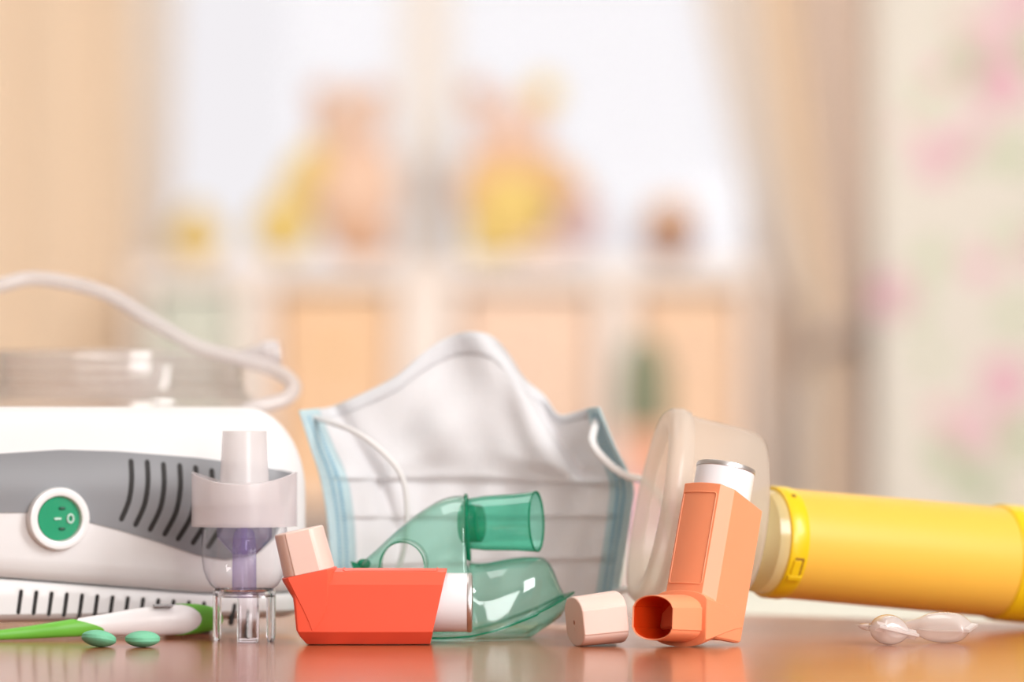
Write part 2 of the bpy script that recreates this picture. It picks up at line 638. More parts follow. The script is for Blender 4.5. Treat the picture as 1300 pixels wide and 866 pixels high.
def storage_bin(px0, px1, ytop, m, label, knob):
    a, b = X(px0, DS) + 0.004, X(px1, DS) - 0.004
    z0 = FLOOR + zsf + 0.011
    h = Z(ytop, DS) - z0
    t = thing('storage_bin', label, 'bin', ((a + b) / 2, YS + 0.13, z0), group='storage bins in the shelf unit')
    wd, dp = b - a, 0.24
    rings = []
    for (k, z) in ((0.96, 0.0), (0.98, 0.03), (1.0, h), (0.965, h), (0.94, 0.02)):
        rr = []
        for i in range(24):
            an = 2 * PI * i / 24
            cx, sy = math.cos(an), math.sin(an)
            e = 0.22
            rr.append((k * wd / 2 * math.copysign(abs(cx) ** e, cx), k * dp / 2 * math.copysign(abs(sy) ** e, sy), z))
        rings.append(rr)
    MB().loft(rings).build('bin_body', m, t)
    MB().tube([(-0.03, -dp / 2 - 0.002, h * 0.72), (-0.028, -dp / 2 - 0.012, h * 0.7), (0.028, -dp / 2 - 0.012, h * 0.7), (0.03, -dp / 2 - 0.002, h * 0.72)], 0.004, 8).build('bin_handle', knob, t)


storage_bin(186, 300, 368, M['bin_sage'], 'sage green fabric bin in the leftmost bay of the shelf unit', M['white_wood'])
storage_bin(346, 502, 372, M['bin_orange'], 'orange fabric bin in the second bay from left, below the plush bear', M['toy_yellow'])
storage_bin(580, 760, 372, M['bin_peach'], 'pale peach fabric bin in the third bay, below the big-eared plush cat', M['white_wood'])
storage_bin(806, 944, 372, M['bin_apricot'], 'apricot fabric bin in the rightmost bay, behind the cactus', M['white_wood'])

# --- toys on the shelf unit (depth DT)
DT = DS + 0.12
YT = DT - DIST
ztop = FLOOR + zT


def P(px, py):
    return Vector((X(px, DT), 0, Z(py, DT) - ztop))


def blob(parent, name, px, py, rx, rz, m, ry=None, ydepth=0, tilt=0):
    s = DT / F
    c = P(px, py) - parent['bx'] * Vector((1, 0, 0)) + Vector((0, ydepth * 1.4, 0))
    T = Matrix.Translation(c) @ Matrix.Rotation(R(tilt), 4, 'Y')
    return MB(T).ell((0, 0, 0), (rx * s, (ry or min(rx, rz)) * s, rz * s), 18, 12).build(name, m, parent, ang=180)


def toy(name, label, px):
    t = thing(name, label, 'plush toy', (X(px, DT), YT, ztop))
    t['bx'] = X(px, DT)
    return t


t = toy('plush_bear', 'tan and yellow plush bear on the shelf unit, left of the window mullion', 430)
blob(t, 'body', 446, 240, 52, 78, M['toy_peach'])
blob(t, 'head', 442, 160, 46, 44, M['toy_peach'], ydepth=-0.01)
blob(t, 'muzzle', 440, 172, 20, 15, M['toy_pink'], ydepth=-0.06)
blob(t, 'nose', 440, 166, 6, 4, M['toy_black'], ydepth=-0.082)
for ex in (412, 474):
    e = blob(t, 'ear', ex, 124, 20, 20, M['toy_brown'], ry=9)
for ex in (428, 455):
    blob(t, 'eye', ex, 154, 5, 5, M['toy_black'], ydepth=-0.055)
blob(t, 'arm', 384, 228, 24, 58, M['toy_yellow'], ydepth=-0.03, tilt=32)
blob(t, 'arm', 488, 235, 16, 52, M['toy_peach'], ydepth=-0.03, tilt=-4)
blob(t, 'leg', 362, 292, 42, 38, M['toy_yellow'], ydepth=-0.06)
blob(t, 'leg', 462, 310, 42, 24, M['toy_brown'], ydepth=-0.07)
t = toy('plush_cat', 'pink-faced plush cat with brown and yellow ears on the shelf unit, right of the mullion', 650)
blob(t, 'body', 648, 262, 62, 68, M['toy_yellow'])
blob(t, 'shirt', 650, 215, 54, 34, M['toy_orange'], ry=44, ydepth=-0.01)
blob(t, 'head', 648, 162, 52, 40, M['toy_pink'], ydepth=-0.01)
blob(t, 'ear', 606, 120, 19, 20, M['toy_brown'], ry=9)
blob(t, 'ear', 690, 118, 22, 22, M['toy_yellow'], ry=9)
for ex in (630, 664):
    blob(t, 'eye', ex, 154, 5, 5, M['toy_black'], ydepth=-0.055)
blob(t, 'nose', 647, 168, 7, 5, M['toy_brown'], ydepth=-0.065)
blob(t, 'arm', 720, 235, 20, 50, M['toy_orange'], ydepth=-0.02, tilt=-38)
blob(t, 'arm', 600, 235, 17, 42, M['toy_orange'], ydepth=-0.04, tilt=10)
blob(t, 'leg', 620, 312, 30, 22, M['toy_yellow'], ydepth=-0.07)
blob(t, 'paw', 733, 285, 32, 36, M['toy_mauve'], ydepth=-0.05)
blob(t, 'tail', 690, 318, 36, 15, M['toy_pink'], ydepth=-0.04)
t = toy('plush_chick', 'round yellow plush chick at the left end of the shelf unit', 248)
blob(t, 'body', 248, 304, 36, 31, M['toy_yellow'])
blob(t, 'head', 250, 278, 22, 20, M['toy_yellow'], ydepth=-0.01)
blob(t, 'beak', 250, 282, 7, 4, M['toy_orange'], ydepth=-0.04)
for ex in (242, 259):
    blob(t, 'eye', ex, 274, 3, 3, M['toy_black'], ydepth=-0.032)
t = toy('plush_hedgehog', 'dark brown plush hedgehog at the right end of the shelf unit', 850)
blob(t, 'body', 850, 300, 40, 33, M['toy_dark'])
blob(t, 'hair', 852, 272, 32, 22, M['toy_orange'], ry=30)
blob(t, 'snout', 832, 308, 16, 12, M['toy_brown'], ydepth=-0.045)
blob(t, 'nose', 826, 306, 5, 4, M['toy_black'], ydepth=-0.07)

# --- curtains
def curtain(name, label, D, rows, m, nfold, amp, group=None):
    """rows: (py, left px, right px, fold scale)"""
    n, cols = 40, 120
    mb = MB()
    rings = []
    zs_ = [r_[0] for r_ in rows]
    for i in range(n + 1):
        py = zs_[0] + (zs_[-1] - zs_[0]) * i / n
        L_ = interp(py, [(r_[0], r_[1]) for r_ in rows])
        R_ = interp(py, [(r_[0], r_[2]) for r_ in rows])
        A = interp(py, [(r_[0], r_[3]) for r_ in rows])
        row = []
        for k in range(cols + 1):
            u = k / cols
            px = L_ + (R_ - L_) * u
            y = amp * A * (math.sin(2 * PI * nfold * u + 0.4) + 0.35 * math.sin(2 * PI * nfold * 2.3 * u + 1 + i * 0.02))
            row.append((X(px, D), D - DIST + y, Z(py, D)))
        rings.append(row)
    mb.loft(rings, closed=False)
    return tag(mb.build(name, m, ang=180, solid=0.003), label, 'curtain', group)


yb = 545 + (0.108 - FLOOR - 0.002) * F / 8.72
curtain('curtain', 'peach curtain hanging in long folds left of the window', 8.72, [(-420, -160, 160, 1), (yb, -180, 190, 1)], M['curtain'], 4, 0.016)
yb2 = 545 + (0.108 - FLOOR - 0.002) * F / 8.84
curtain('curtain', 'cream sheer curtain showing between peach curtain and left window edge', 8.82, [(-420, 105, 232, 1), (yb2, 110, 205, 1)], M['curtain_l'], 3, 0.010)
DC = 8.70
yb3 = 545 + (0.108 - FLOOR - 0.002) * F / DC
ct = thing('curtain', 'tan curtain drawn right and gathered by a grey tieback', 'curtain', (X(1050, DC), DC - DIST, FLOOR))
off = -Vector(ct.location)


def curtain_part(name, D, rows, m, nfold, amp):
    o = curtain(name, '', D, rows, m, nfold, amp)
    for k in ('label', 'category'):
        del o[k]
    o.parent = ct
    o.location = off
    return o


curtain_part('sheer_panel', DC + 0.05, [(-420, 850, 980, 1), (0, 890, 985, 1), (200, 935, 1010, 0.9), (330, 975, 1028, 0.7), (425, 1030, 1062, 0.3), (520, 1000, 1052, 0.6), (yb3, 985, 1040, 0.8)], M['curtain_l'], 4, 0.010)
curtain_part('panel', DC, [(-420, 955, 1115, 1), (0, 968, 1115, 1), (200, 996, 1116, 0.9), (330, 1016, 1106, 0.7), (425, 1040, 1090, 0.4), (520, 1035, 1100, 0.6), (yb3, 1020, 1120, 0.9)], M['curtain_d'], 4, 0.012)
curtain_part('folded_edge', DC - 0.04, [(-420, 955, 1015, 1), (0, 966, 1012, 1), (200, 994, 1036, 0.9), (330, 1014, 1050, 0.7), (425, 1038, 1066, 0.3), (520, 1034, 1060, 0.5), (yb3, 1018, 1062, 0.7)], M['curtain_o'], 2, 0.008)
tb = []
for k in range(33):
    a = 2 * PI * k / 32
    tb.append((X(1066 + 44 * math.cos(a), DC), DC - DIST - 0.0 + 0.075 * math.sin(a), Z(423 - 22 * math.cos(a), DC)))
MB().tube(tb[:-1], 0.022, 10, cyc=True, flat=0.5).build('tieback', M['tie'], ct).location = off

# --- low mauve cabinet with cactus, pale bench
DCb = 7.2
cab = thing('side_cabinet', 'low mauve cabinet with teal knobs behind the surgical mask', 'cabinet', (X(770, DCb), DCb - DIST, FLOOR))
MB().box((0, 0.13, 0.375), (0.26, 0.26, 0.75)).build('cabinet_body', M['mauve'], cab, smooth=False, bevel=0.004)
for zz in (0.63, 0.40, 0.17):
    d = MB().box((0, -0.006, zz), (0.24, 0.014, 0.21)).build('drawer', M['mauve'], cab, smooth=False, bevel=0.003)
    MB(Matrix.Translation((0.0, -0.024, zz))).ell((0, 0, 0), (0.014, 0.013, 0.014)).build('knob', M['teal'], d, ang=180)
DP = DCb + 0.1
pc = at(818, 545, DP)
cp = thing('potted_cactus', 'green ribbed cactus in a terracotta pot, blurred right of the mask', 'cactus', (pc.x, DP - DIST, 0.0))
MB().lathe([(0.0, 0.0), (0.036, 0.0), (0.048, 0.085), (0.055, 0.085), (0.055, 0.108), (0.048, 0.108), (0.046, 0.09), (0, 0.09)], 32).build('pot', M['pot'], cp)
rings = []
for j in range(17):
    v = j / 16
    z = 0.088 + 0.195 * v
    r0 = 0.046 * max(0.0, 1 - (2 * abs(v - 0.42) / 1.22) ** 2.6) ** 0.5
    rings.append([((r0 * (1 + 0.1 * math.cos(12 * 2 * PI * k / 96))) * math.cos(2 * PI * k / 96), (r0 * (1 + 0.1 * math.cos(12 * 2 * PI * k / 96))) * math.sin(2 * PI * k / 96), z) for k in range(96)])
MB().loft(rings).build('cactus_stem', M['cactus'], cp, ang=60)
DB = 6.8
bn = thing('bench', 'pale painted bench far behind the yellow spacer tube', 'bench', (X(1080, DB), DB - DIST, FLOOR))
zb = Z(700, DB) - FLOOR
MB().box((0, 0.14, zb - 0.02), (0.84, 0.30, 0.04)).build('seat', M['bench'], bn, smooth=False, bevel=0.004)
MB().box((0, 0.02, zb - 0.04 - 0.09), (0.76, 0.02, 0.18)).build('apron', M['bench'], bn, smooth=False, bevel=0.003)
for sx in (-1, 1):
    for sy in (0.03, 0.25):
        MB().box((sx * 0.37, sy, (zb - 0.04) / 2), (0.05, 0.05, zb - 0.04)).build('leg', M['bench'], bn, smooth=False, bevel=0.003)

# ================================================================= THE TABLE
ev = Vector((1, -0.7, 0)).normalized()
iv = Vector((-0.7, -1, 0)).normalized()
B0 = Vector((X(1000, 2.23), 2.23 - DIST, 0))
ctr = B0 + iv * 0.42 + ev * 0.05
tbl = thing('table', 'glossy brown wooden table carrying all the medical items', 'table', (ctr.x, ctr.y, FLOOR), (0, 0, math.atan2(ev.y, ev.x)))
MB().box((0, 0, 0.735), (1.5, 0.84, 0.03)).build('tabletop', M['wood'], tbl, smooth=False, bevel=0.002)
for sx in (-1, 1):
    for sy in (-1, 1):
        MB().box((sx * 0.69, sy * 0.36, 0.36), (0.06, 0.06, 0.72)).build('leg', M['wood_leg'], tbl, smooth=False, bevel=0.004)
    MB().box((sx * 0.69, 0, 0.68), (0.025, 0.66, 0.08)).build('apron', M['wood_leg'], tbl, smooth=False)
for sy in (-1, 1):
    MB().box((0, sy * 0.36, 0.68), (1.32, 0.025, 0.08)).build('apron', M['wood_leg'], tbl, smooth=False)

# ================================================================= COMPRESSOR
PSI = R(17)
org = at(75, 545, 1.995)
org.z = 0
comp = thing('nebulizer_compressor', 'white compressor with grey vented band and round green switch at left', 'compressor', org, (0, 0, PSI))
cl, sl = math.cos(PSI), math.sin(PSI)


def face(px, py, n=0.0):
    """photo pixel -> (l, z) on the compressor's front plane pushed out by n"""
    d = FWD + Vector((1, 0, 0)) * ((px - 650) / F) + UPV * ((433 - py) / F)
    nn = Vector((sl, -cl, 0))
    q = org + nn * n
    p = CAM + d * ((q - CAM).dot(nn) / d.dot(nn))
    r = p - org
    return r.x * cl + r.y * sl, p.z


LMAX = face(401, 690)[0]
LMIN = -0.15
DEP = 0.085
RC = 0.026
ZTOP = face(150, 516)[1]


def plan(n=10):
    """outline (l, depth); depth 0 = front"""
    pts = []
    for k in range(n + 1):                               # front right corner
        a = PI / 2 * k / n
        pts.append((LMAX - RC + RC * math.sin(a), RC - RC * math.cos(a)))
    for k in range(n + 1):
        a = PI / 2 * k / n
        pts.append((LMAX - RC + RC * math.cos(a), DEP - RC + RC * math.sin(a)))
    for k in range(n + 1):
        a = PI / 2 * k / n
        pts.append((LMIN + RC - RC * math.sin(a), DEP - RC + RC * math.cos(a)))
    for k in range(n + 1):
        a = PI / 2 * k / n
        pts.append((LMIN + RC - RC * math.cos(a), RC - RC * math.sin(a)))
    for k in range(1, 24):                              # along the front
        pts.append((LMIN + RC + (LMAX - LMIN - 2 * RC) * k / 24, 0))
    return pts


lc, dc = (LMAX + LMIN) / 2, DEP / 2
hl, hd = (LMAX - LMIN) / 2, DEP / 2
s0, s1 = face(0, 735), face(270, 755)
slope = (s1[1] - s0[1]) / (s1[0] - s0[0])


def zseam(l):
    return s0[1] + slope * (min(l, s1[0]) - s0[0])


def ring(inset, zf):
    return [(lc + (l - lc) * (1 - inset / hl), dc + (d - dc) * (1 - inset / hd), zf(l)) for (l, d) in plan()]


RTH, RTV = 0.030, 0.046


def top_inset(z):
    q = max(0.0, min(1.0, (z - ZTOP + RTV) / RTV))
    return RTH * (1 - math.sqrt(1 - q * q))


rings = []
rings.append(ring(0.014, lambda l: zseam(l) + 0.0002))
rings.append(ring(0.0046, lambda l: zseam(l) + 0.0008))
rings.append(ring(0.0024, lambda l: zseam(l) + 0.0030))
rings.append(ring(0.0004, lambda l: zseam(l) + 0.0062))
rings.append(ring(0.0, lambda l: zseam(l) + 0.012))
for k in range(1, 5):
    rings.append(ring(0.0, lambda l, k=k: (zseam(l) + 0.012) * (1 - k / 4) + (ZTOP - RTV) * k / 4))
for k in range(1, 13):
    a = PI / 2 * k / 12
    rings.append(ring(RTH * (1 - math.cos(a)), lambda l, a=a: ZTOP - RTV + RTV * math.sin(a)))
MB().loft(rings).build('casing', M['shell'], comp, ang=50)
ZB = face(60, 783)[1]
brings = [ring(0.016, lambda l: 0.0075), ring(0.009, lambda l: 0.008), ring(0.005, lambda l: 0.0098), ring(0.003, lambda l: 0.0122),
          ring(0.003, lambda l: 0.5 * (0.0122 + zseam(l) - 0.002)), ring(0.003, lambda l: zseam(l) - 0.002), ring(0.0036, lambda l: zseam(l) - 0.0006), ring(0.006, lambda l: zseam(l)), ring(0.014, lambda l: zseam(l) + 0.0001)]
base = MB().loft(brings).build('base', M['shell'], comp, ang=50)
for (l, d) in ((LMIN + 0.05, 0.02), (LMAX - 0.06, 0.02), (LMIN + 0.05, DEP - 0.02), (LMAX - 0.06, DEP - 0.02)):
    MB(Matrix.Translation((l, d, 0))).lathe([(0.007, 0), (0.008, 0.002), (0.008, 0.009)], 20, caps=(True, True)).build('foot', M['rubber'], comp)


def n0(l, z=0.05):
    i = top_inset(z)
    l = lc + (l - lc) / (1 - i / hl)
    return i + corner(l) * (1 - i / hd)


def corner(l):
    if l > LMAX - RC:
        q = min(1, (l - LMAX + RC) / RC)
        return RC - RC * math.sqrt(max(0, 1 - q * q))
    return 0.0


# grey band: grid between two curves, wrapped on the front, 0.7 mm proud
topc = [(-260, 600), (-100, 586), (0, 576), (80, 571), (150, 573), (250, 581), (320, 590), (374, 600)]
botc = [(-260, 652), (-100, 652), (0, 651), (38, 651), (75, 656), (112, 663), (150, 673), (200, 688), (250, 705), (285, 711), (325, 705), (352, 680), (374, 612)]
tl = [face(*p) for p in topc]
bl = [face(*p) for p in botc]
front, back = [], []
NB = 70
for k in range(NB + 1):
    l = tl[0][0] + (tl[-1][0] - tl[0][0]) * k / NB
    a, b = interp(l, bl), interp(l, tl)
    front.append([(l, n0(l, a + (b - a) * j / 16) - 0.0007, a + (b - a) * j / 16) for j in range(17)])
    back.append([(l, n0(l, a + (b - a) * j / 16) + 0.003, a + (b - a) * j / 16) for j in range(17)])
mb = MB()
loops = []
for fr_, bk in zip(front, back):
    loops.append(fr_ + bk[::-1])
mb.loft(loops)
band = mb.build('grey_band', M['grey'], comp, ang=30)


def slot_mesh(mb, pts, wid, d0, d1):
    """a rounded slot along image points, prism between depths d0 (front) and d1"""
    ctrs = [Vector((p[0], 0, p[1])) for p in pts]
    ctrs = cr(ctrs, 4)
    m = len(ctrs)
    rg = []

    def sect(c, nrm, k):
        a_, b_ = c + nrm * (wid * k), c - nrm * (wid * k)
        rg.append([(a_.x, n0(a_.x, a_.z) + d0, a_.z), (b_.x, n0(b_.x, b_.z) + d0, b_.z), (b_.x, n0(b_.x, b_.z) + d1, b_.z), (a_.x, n0(a_.x, a_.z) + d1, a_.z)])

    for i, c in enumerate(ctrs):
        t = (ctrs[min(i + 1, m - 1)] - ctrs[max(i - 1, 0)]).normalized()
        nrm = Vector((-t.z, 0, t.x))
        if i == 0:
            sect(c - t * wid, nrm, 0.3)
            sect(c - t * wid * 0.7, nrm, 0.72)
        sect(c, nrm, 1.0)
        if i == m - 1:
            sect(c + t * wid * 0.7, nrm, 0.72)
            sect(c + t * wid, nrm, 0.3)
    mb.loft(rg)


tops = [(167, 586), (187.5, 587), (208, 590), (228.6, 591.5), (248.7, 594), (269, 598), (289, 602)]
bots = [(154, 659), (172, 666), (190.5, 672), (209, 678), (226, 684), (245, 689), (264, 694)]
cutter = MB()
for (tx, ty), (bx, by) in zip(tops, bots):
    dx, dy = bx - tx, by - ty
    pts = [face(tx, ty), face(tx + dx * 0.0, ty + dy * 0.33), face(tx + dx * 0.28, ty + dy * 0.68), face(bx, by)]
    slot_mesh(cutter, pts, 0.0014, -0.004, 0.008)
    mb = MB()
    slot_mesh(mb, pts, 0.0016, -0.0004, 0.0016)
    mb.build('vent_slot_shade', M['slot'], comp)  # dark insert in the cut, stands for the shade inside
cut(band, cutter.build('cutter', M['grey'], comp))
cutter = MB()
for i in range(16):
    x = 28 + 19.4 * i
    yt, yb_ = 751.5 + 1.25 * i, 774 + 1.0 * i
    pts = [face(x, yt), face(x - 1.5, (yt + yb_) / 2), face(x - 3.5, yb_ + 4)]
    slot_mesh(cutter, pts, 0.0011, -0.004, 0.0065)
    mb = MB()
    slot_mesh(mb, pts, 0.0012, 0.0040, 0.007)
    mb.build('vent_slot_shade', M['slot'], comp)  # same painted shade for the lower vents
cut(base, cutter.build('cutter', M['shell'], comp))
# round rocker switch, axis along the front normal
swl, swz = face(73, 658.5)
sq = 1.99 / F
TS = Matrix.Translation((swl, 0.0005, swz)) @ Matrix.Rotation(R(6), 4, 'Z') @ Matrix.Rotation(PI / 2, 4, 'X')
sw = MB(TS).lathe([(39.5 * sq, -0.004), (40 * sq, 0.0035), (38.5 * sq, 0.0052), (34 * sq, 0.0056), (29.5 * sq, 0.005), (28 * sq, 0.0032), (28 * sq, 0.0)], 64).build('switch_bezel', M['ring'], comp)
rk = []
for j in range(9):
    r = 27.6 * sq * j / 8
    rk.append([TS @ Vector((r * math.cos(a), r * math.sin(a), 0.0034 + 0.0010 * (r * math.cos(a) / (27 * sq)) * (1 if math.cos(a) < 0 else 0.3) * -1 - 0.0005)) for a in [2 * PI * k / 48 for k in range(48)]])
mb = MB()
mb.loft(rk[1:], cap0=True, cap1=False)
mb.loft([rk[-1], [TS @ Vector((27.6 * sq * math.cos(2 * PI * k / 48), 27.6 * sq * math.sin(2 * PI * k / 48), -0.002)) for k in range(48)]], cap0=False)
rock = mb.build('rocker', M['switch'], sw)
MB(TS).box((-2 * sq, 0, 0.0033), (9 * sq, 2.4 * sq, 0.0012)).build('off_mark', M['mark'], sw)
ringp = [TS @ Vector((15 * sq + 3.8 * sq * math.cos(a), 5.2 * sq * math.sin(a), 0.0034)) for a in [2 * PI * k / 24 for k in range(24)]]
MB().tube(ringp, 0.0005, 8, cyc=True).build('circle_mark', M['mark'], sw)
for dz in (13, -13):
    MB(TS @ Matrix.Translation((4 * sq, dz * sq, 0.0030))).ell((0, 0, 0), (5 * sq, 2.3 * sq, 0.0006), 12, 8).build('dent', M['switch_dark'], sw)

# ================================================================= CLEAR JAR behind the compressor, AIR TUBE
DJ = 2.285
jc = at(153, 545, DJ)
sj = DJ / F
zr = at(153, 446, DJ).z
jar = thing('storage_jar', 'wide clear jar with threaded neck standing behind the white compressor', 'jar', (jc.x, jc.y, 0))
R0 = 162 * sj
prof = [(R0 * 0.9, 0.0), (R0 * 1.02, 0.002), (R0 * 1.05, 0.01), (R0 * 1.05, zr - 34 * 2 * sj), (R0 * 1.04, zr - 60 * sj), (R0 * 1.0, zr - 53 * sj), (R0 * 0.985, zr - 48 * sj)]
MB().lathe(prof, 72, caps=(True, False)).build('jar_body', M['jar'], jar)
nk = [(R0 * 0.985, zr - 48 * sj)]
for i in range(3):
    zc = zr - (40 - 14 * i) * sj
    nk += [(R0 * 0.97, zc - 5 * sj), (R0 * 0.985, zc - 2.5 * sj), (R0 * 1.0, zc), (R0 * 0.985, zc + 2.5 * sj), (R0 * 0.97, zc + 5 * sj)]
nk += [(R0 * 0.97, zr - 2 * sj), (R0 * 0.96, zr), (R0 * 0.945, zr - 1 * sj), (R0 * 0.94, zr - 46 * sj), (R0 * 1.0, zr - 62 * sj)]
MB().lathe(nk, 72).build('threaded_neck', M['jar'], jar)

tube_pts = [(-330, 600, 2.17), (-250, 510, 2.17), (-150, 420, 2.17), (-70, 383, 2.18), (0, 362, 2.185), (50, 354, 2.19), (130, 371, 2.19), (200, 412, 2.19), (250, 440, 2.19), (305, 456, 2.19), (345, 468, 2.19), (368, 482, 2.185), (373, 495, 2.18), (362, 507, 2.175), (340, 514, 2.17), (310, 523, 2.165), (270, 560, 2.16)]
pth = cr([at(*p) for p in tube_pts], 8)
tag(MB().tube(pth, 0.0042, 16).build('air_tube', M['tube'], ang=180), 'soft clear air tube arching over the jar and curling down at right', 'tube')
c0, c1 = at(300, 455, 2.225), at(357, 447, 2.225)
axx = (c1 - c0)
TC = Matrix.Translation(c0) @ axx.to_track_quat('Z', 'Y').to_matrix().to_4x4()
Lc = axx.length
tc_ = thing('tube_connector', 'milky tapered tube connector resting beside the jar neck', 'connector', at(328, 452, 2.225))
lo = -Vector(tc_.location)
MB(TC).lathe([(0.0035, 0), (0.0042, 0.001), (0.0062, Lc * 0.55), (0.0068, Lc * 0.62), (0.0068, Lc * 0.95), (0.0062, Lc), (0.0052, Lc), (0.0052, Lc * 0.6), (0.003, 0)], 28).build('sleeve', M['tube'], tc_, loc=lo)
MB(TC).lathe([(0.0066, Lc * 0.58), (0.0076, Lc * 0.62), (0.0078, Lc * 0.9), (0.0068, Lc * 0.94)], 28).build('grip_ring', M['tube'], tc_, loc=lo)

# ================================================================= THERMOMETER
t0, t1 = at(-75, 806, 1.955), at(282, 786, 2.0)
th = thing('digital_thermometer', 'white digital thermometer with green tip and end lying before the compressor', 'thermometer', at(160, 808, 1.967))
th.location.z = 0
prof_t = [(-75, 804, 813.5, 1.949), (0, 800, 812.5, 1.957), (40, 794.5, 811, 1.962), (80, 788, 809, 1.966), (110, 783, 807.5, 1.970), (135, 779, 807, 1.973), (165, 773, 808, 1.976), (200, 768.5, 808, 1.979), (230, 767, 806, 1.982), (250, 767.5, 804, 1.985), (266, 770, 801, 1.987), (277, 776, 797, 1.989), (282, 782, 791, 1.990)]


def th_ring(x, k=1.0, dk=0):
    a = interp(x, [(p[0], p[1]) for p in prof_t])
    b = interp(x, [(p[0], p[2]) for p in prof_t])
    D = interp(x, [(p[0], p[3]) for p in prof_t])
    c = at(x, (a + b) / 2, D)
    r = (b - a) / 2 * D / F
    c.z = max(c.z, r * k + 0.0002)
    rd = r * 0.8
    tw = Vector((0.25, 0.97, 0))
    return [c - Vector(th.location) + tw * (rd * k * math.cos(2 * PI * i / 28)) + Vector((0, 0, r * k * math.sin(2 * PI * i / 28))) for i in range(28)]


def th_part(name, xa, xb, k, m, fy=None):
    rings = [th_ring(xa + (xb - xa) * i / 24, k) for i in range(25)]
    return MB().loft(rings).build(name, m, th)


th_part('body', 100, 262, 0.98, M['white_p'])
# green sleeve with a pointed end: extends further at the front middle
rings = []
for i in range(31):
    base_r = th_ring(-75 + 195 * i / 30, 1.0)
    rings.append(base_r)
n_r = len(rings[0])
q = []
for i in range(31):
    rr = []
    for k in range(28):
        a = 2 * PI * k / 28
        # vertical coordinate on the section decides how far right the sleeve reaches
        v = math.sin(a)
        xe = 136 - 32 * max(0.0, v + 0.35) ** 1.2 - 10 * max(0, -v - 0.5)
        x = -75 + (xe + 75) * i / 30
        rr.append(th_ring(x, 1.015)[k])
    q.append(rr)
MB().loft(q).build('probe_sleeve', M['green_t'], th)
q = []
for i in range(17):
    rr = []
    for k in range(28):
        a = 2 * PI * k / 28
        v, fr_ = math.sin(a), math.cos(a)
        xs = 222 + 40 * max(0, -fr_) ** 0.8
        x = xs + (282 - xs) * i / 16
        rr.append(th_ring(x, 1.03)[k])
    q.append(rr)
MB().loft(q).build('end_cap', M['green_t'], th)
dp = at(207, 769, 1.9755) - Vector(th.location)
MB(Matrix.Translation(dp) @ Matrix.Rotation(R(10), 4, 'Z')).box((0, 0, 0), (0.010, 0.006, 0.0014)).build('display', M['screen'], th, bevel=0.0005)

# ================================================================= PILLS
def pill(px, py, D, label, tilt=(0, 0)):
    s = D / F
    c = at(px, py, D)
    t = thing('pill', label, 'pill', (c.x, c.y, 0.0), (tilt[0], tilt[1], 0), 'green tablets')
    R_ = 22 * s
    prof = []
    hb, dm = 5.0 * s, 8.0 * s
    zc = hb / 2 + dm
    for k in range(9):
        a = k / 8
        prof.append((R_ * 0.985 * math.sin(a * PI / 2), zc - hb / 2 - dm * math.cos(a * PI / 2) ** 1.4))
    prof += [(R_, zc - hb / 2 + 0.3 * s), (R_, zc + hb / 2 - 0.3 * s)]
    for k in range(8, -1, -1):
        a = k / 8
        prof.append((R_ * 0.985 * math.sin(a * PI / 2), zc + hb / 2 + dm * math.cos(a * PI / 2) ** 1.4))
    MB().lathe(prof, 48).build('tablet', M['pill'], t, ang=25)


def simple_pill(px, py, D, label, rot):
    s = D / F
    c = at(px, py, D)
    R_ = 22 * s
    hb, dm = 5.0 * s, 8.0 * s
    prof = [(0.0001, -hb / 2 - dm)]
    for k in range(1, 9):
        a = k / 8
        prof.append((R_ * 0.985 * math.sin(a * PI / 2), -hb / 2 - dm * math.cos(a * PI / 2) ** 1.4))
    prof += [(R_, -hb / 2 + 0.3 * s), (R_, hb / 2 - 0.3 * s)]
    for k in range(8, 0, -1):
        a = k / 8
        prof.append((R_ * 0.985 * math.sin(a * PI / 2), hb / 2 + dm * math.cos(a * PI / 2) ** 1.4))
    prof.append((0.0001, hb / 2 + dm))
    o = MB().lathe(prof, 48, caps=(True, True)).build('pill', M['pill'], ang=25)
    tag(o, label, 'pill', 'green tablets')
    o.rotation_euler = rot
    bpy.context.view_layer.update()
    mz = min((o.matrix_world @ v.co).z for v in o.data.vertices)
    o.location = (c.x, c.y, -mz)
    return o


simple_pill(125.5, 822, 1.905, 'tilted green tablet beside the thermometer sleeve, the left of two', (R(-8), R(9), 0.3))
simple_pill(181, 822, 1.905, 'flat green tablet in front of the thermometer, the right of two', (0, 0, 0))

# ================================================================= NEBULIZER CUP
DN = 1.962
sn = DN / F
nc = at(310, 813, DN)
neb = thing('nebulizer_cup', 'clear medicine cup with milky lid and spout standing on four legs', 'nebulizer', (nc.x, nc.y, 0))


def zy(py):
    return (813 - py) * sn


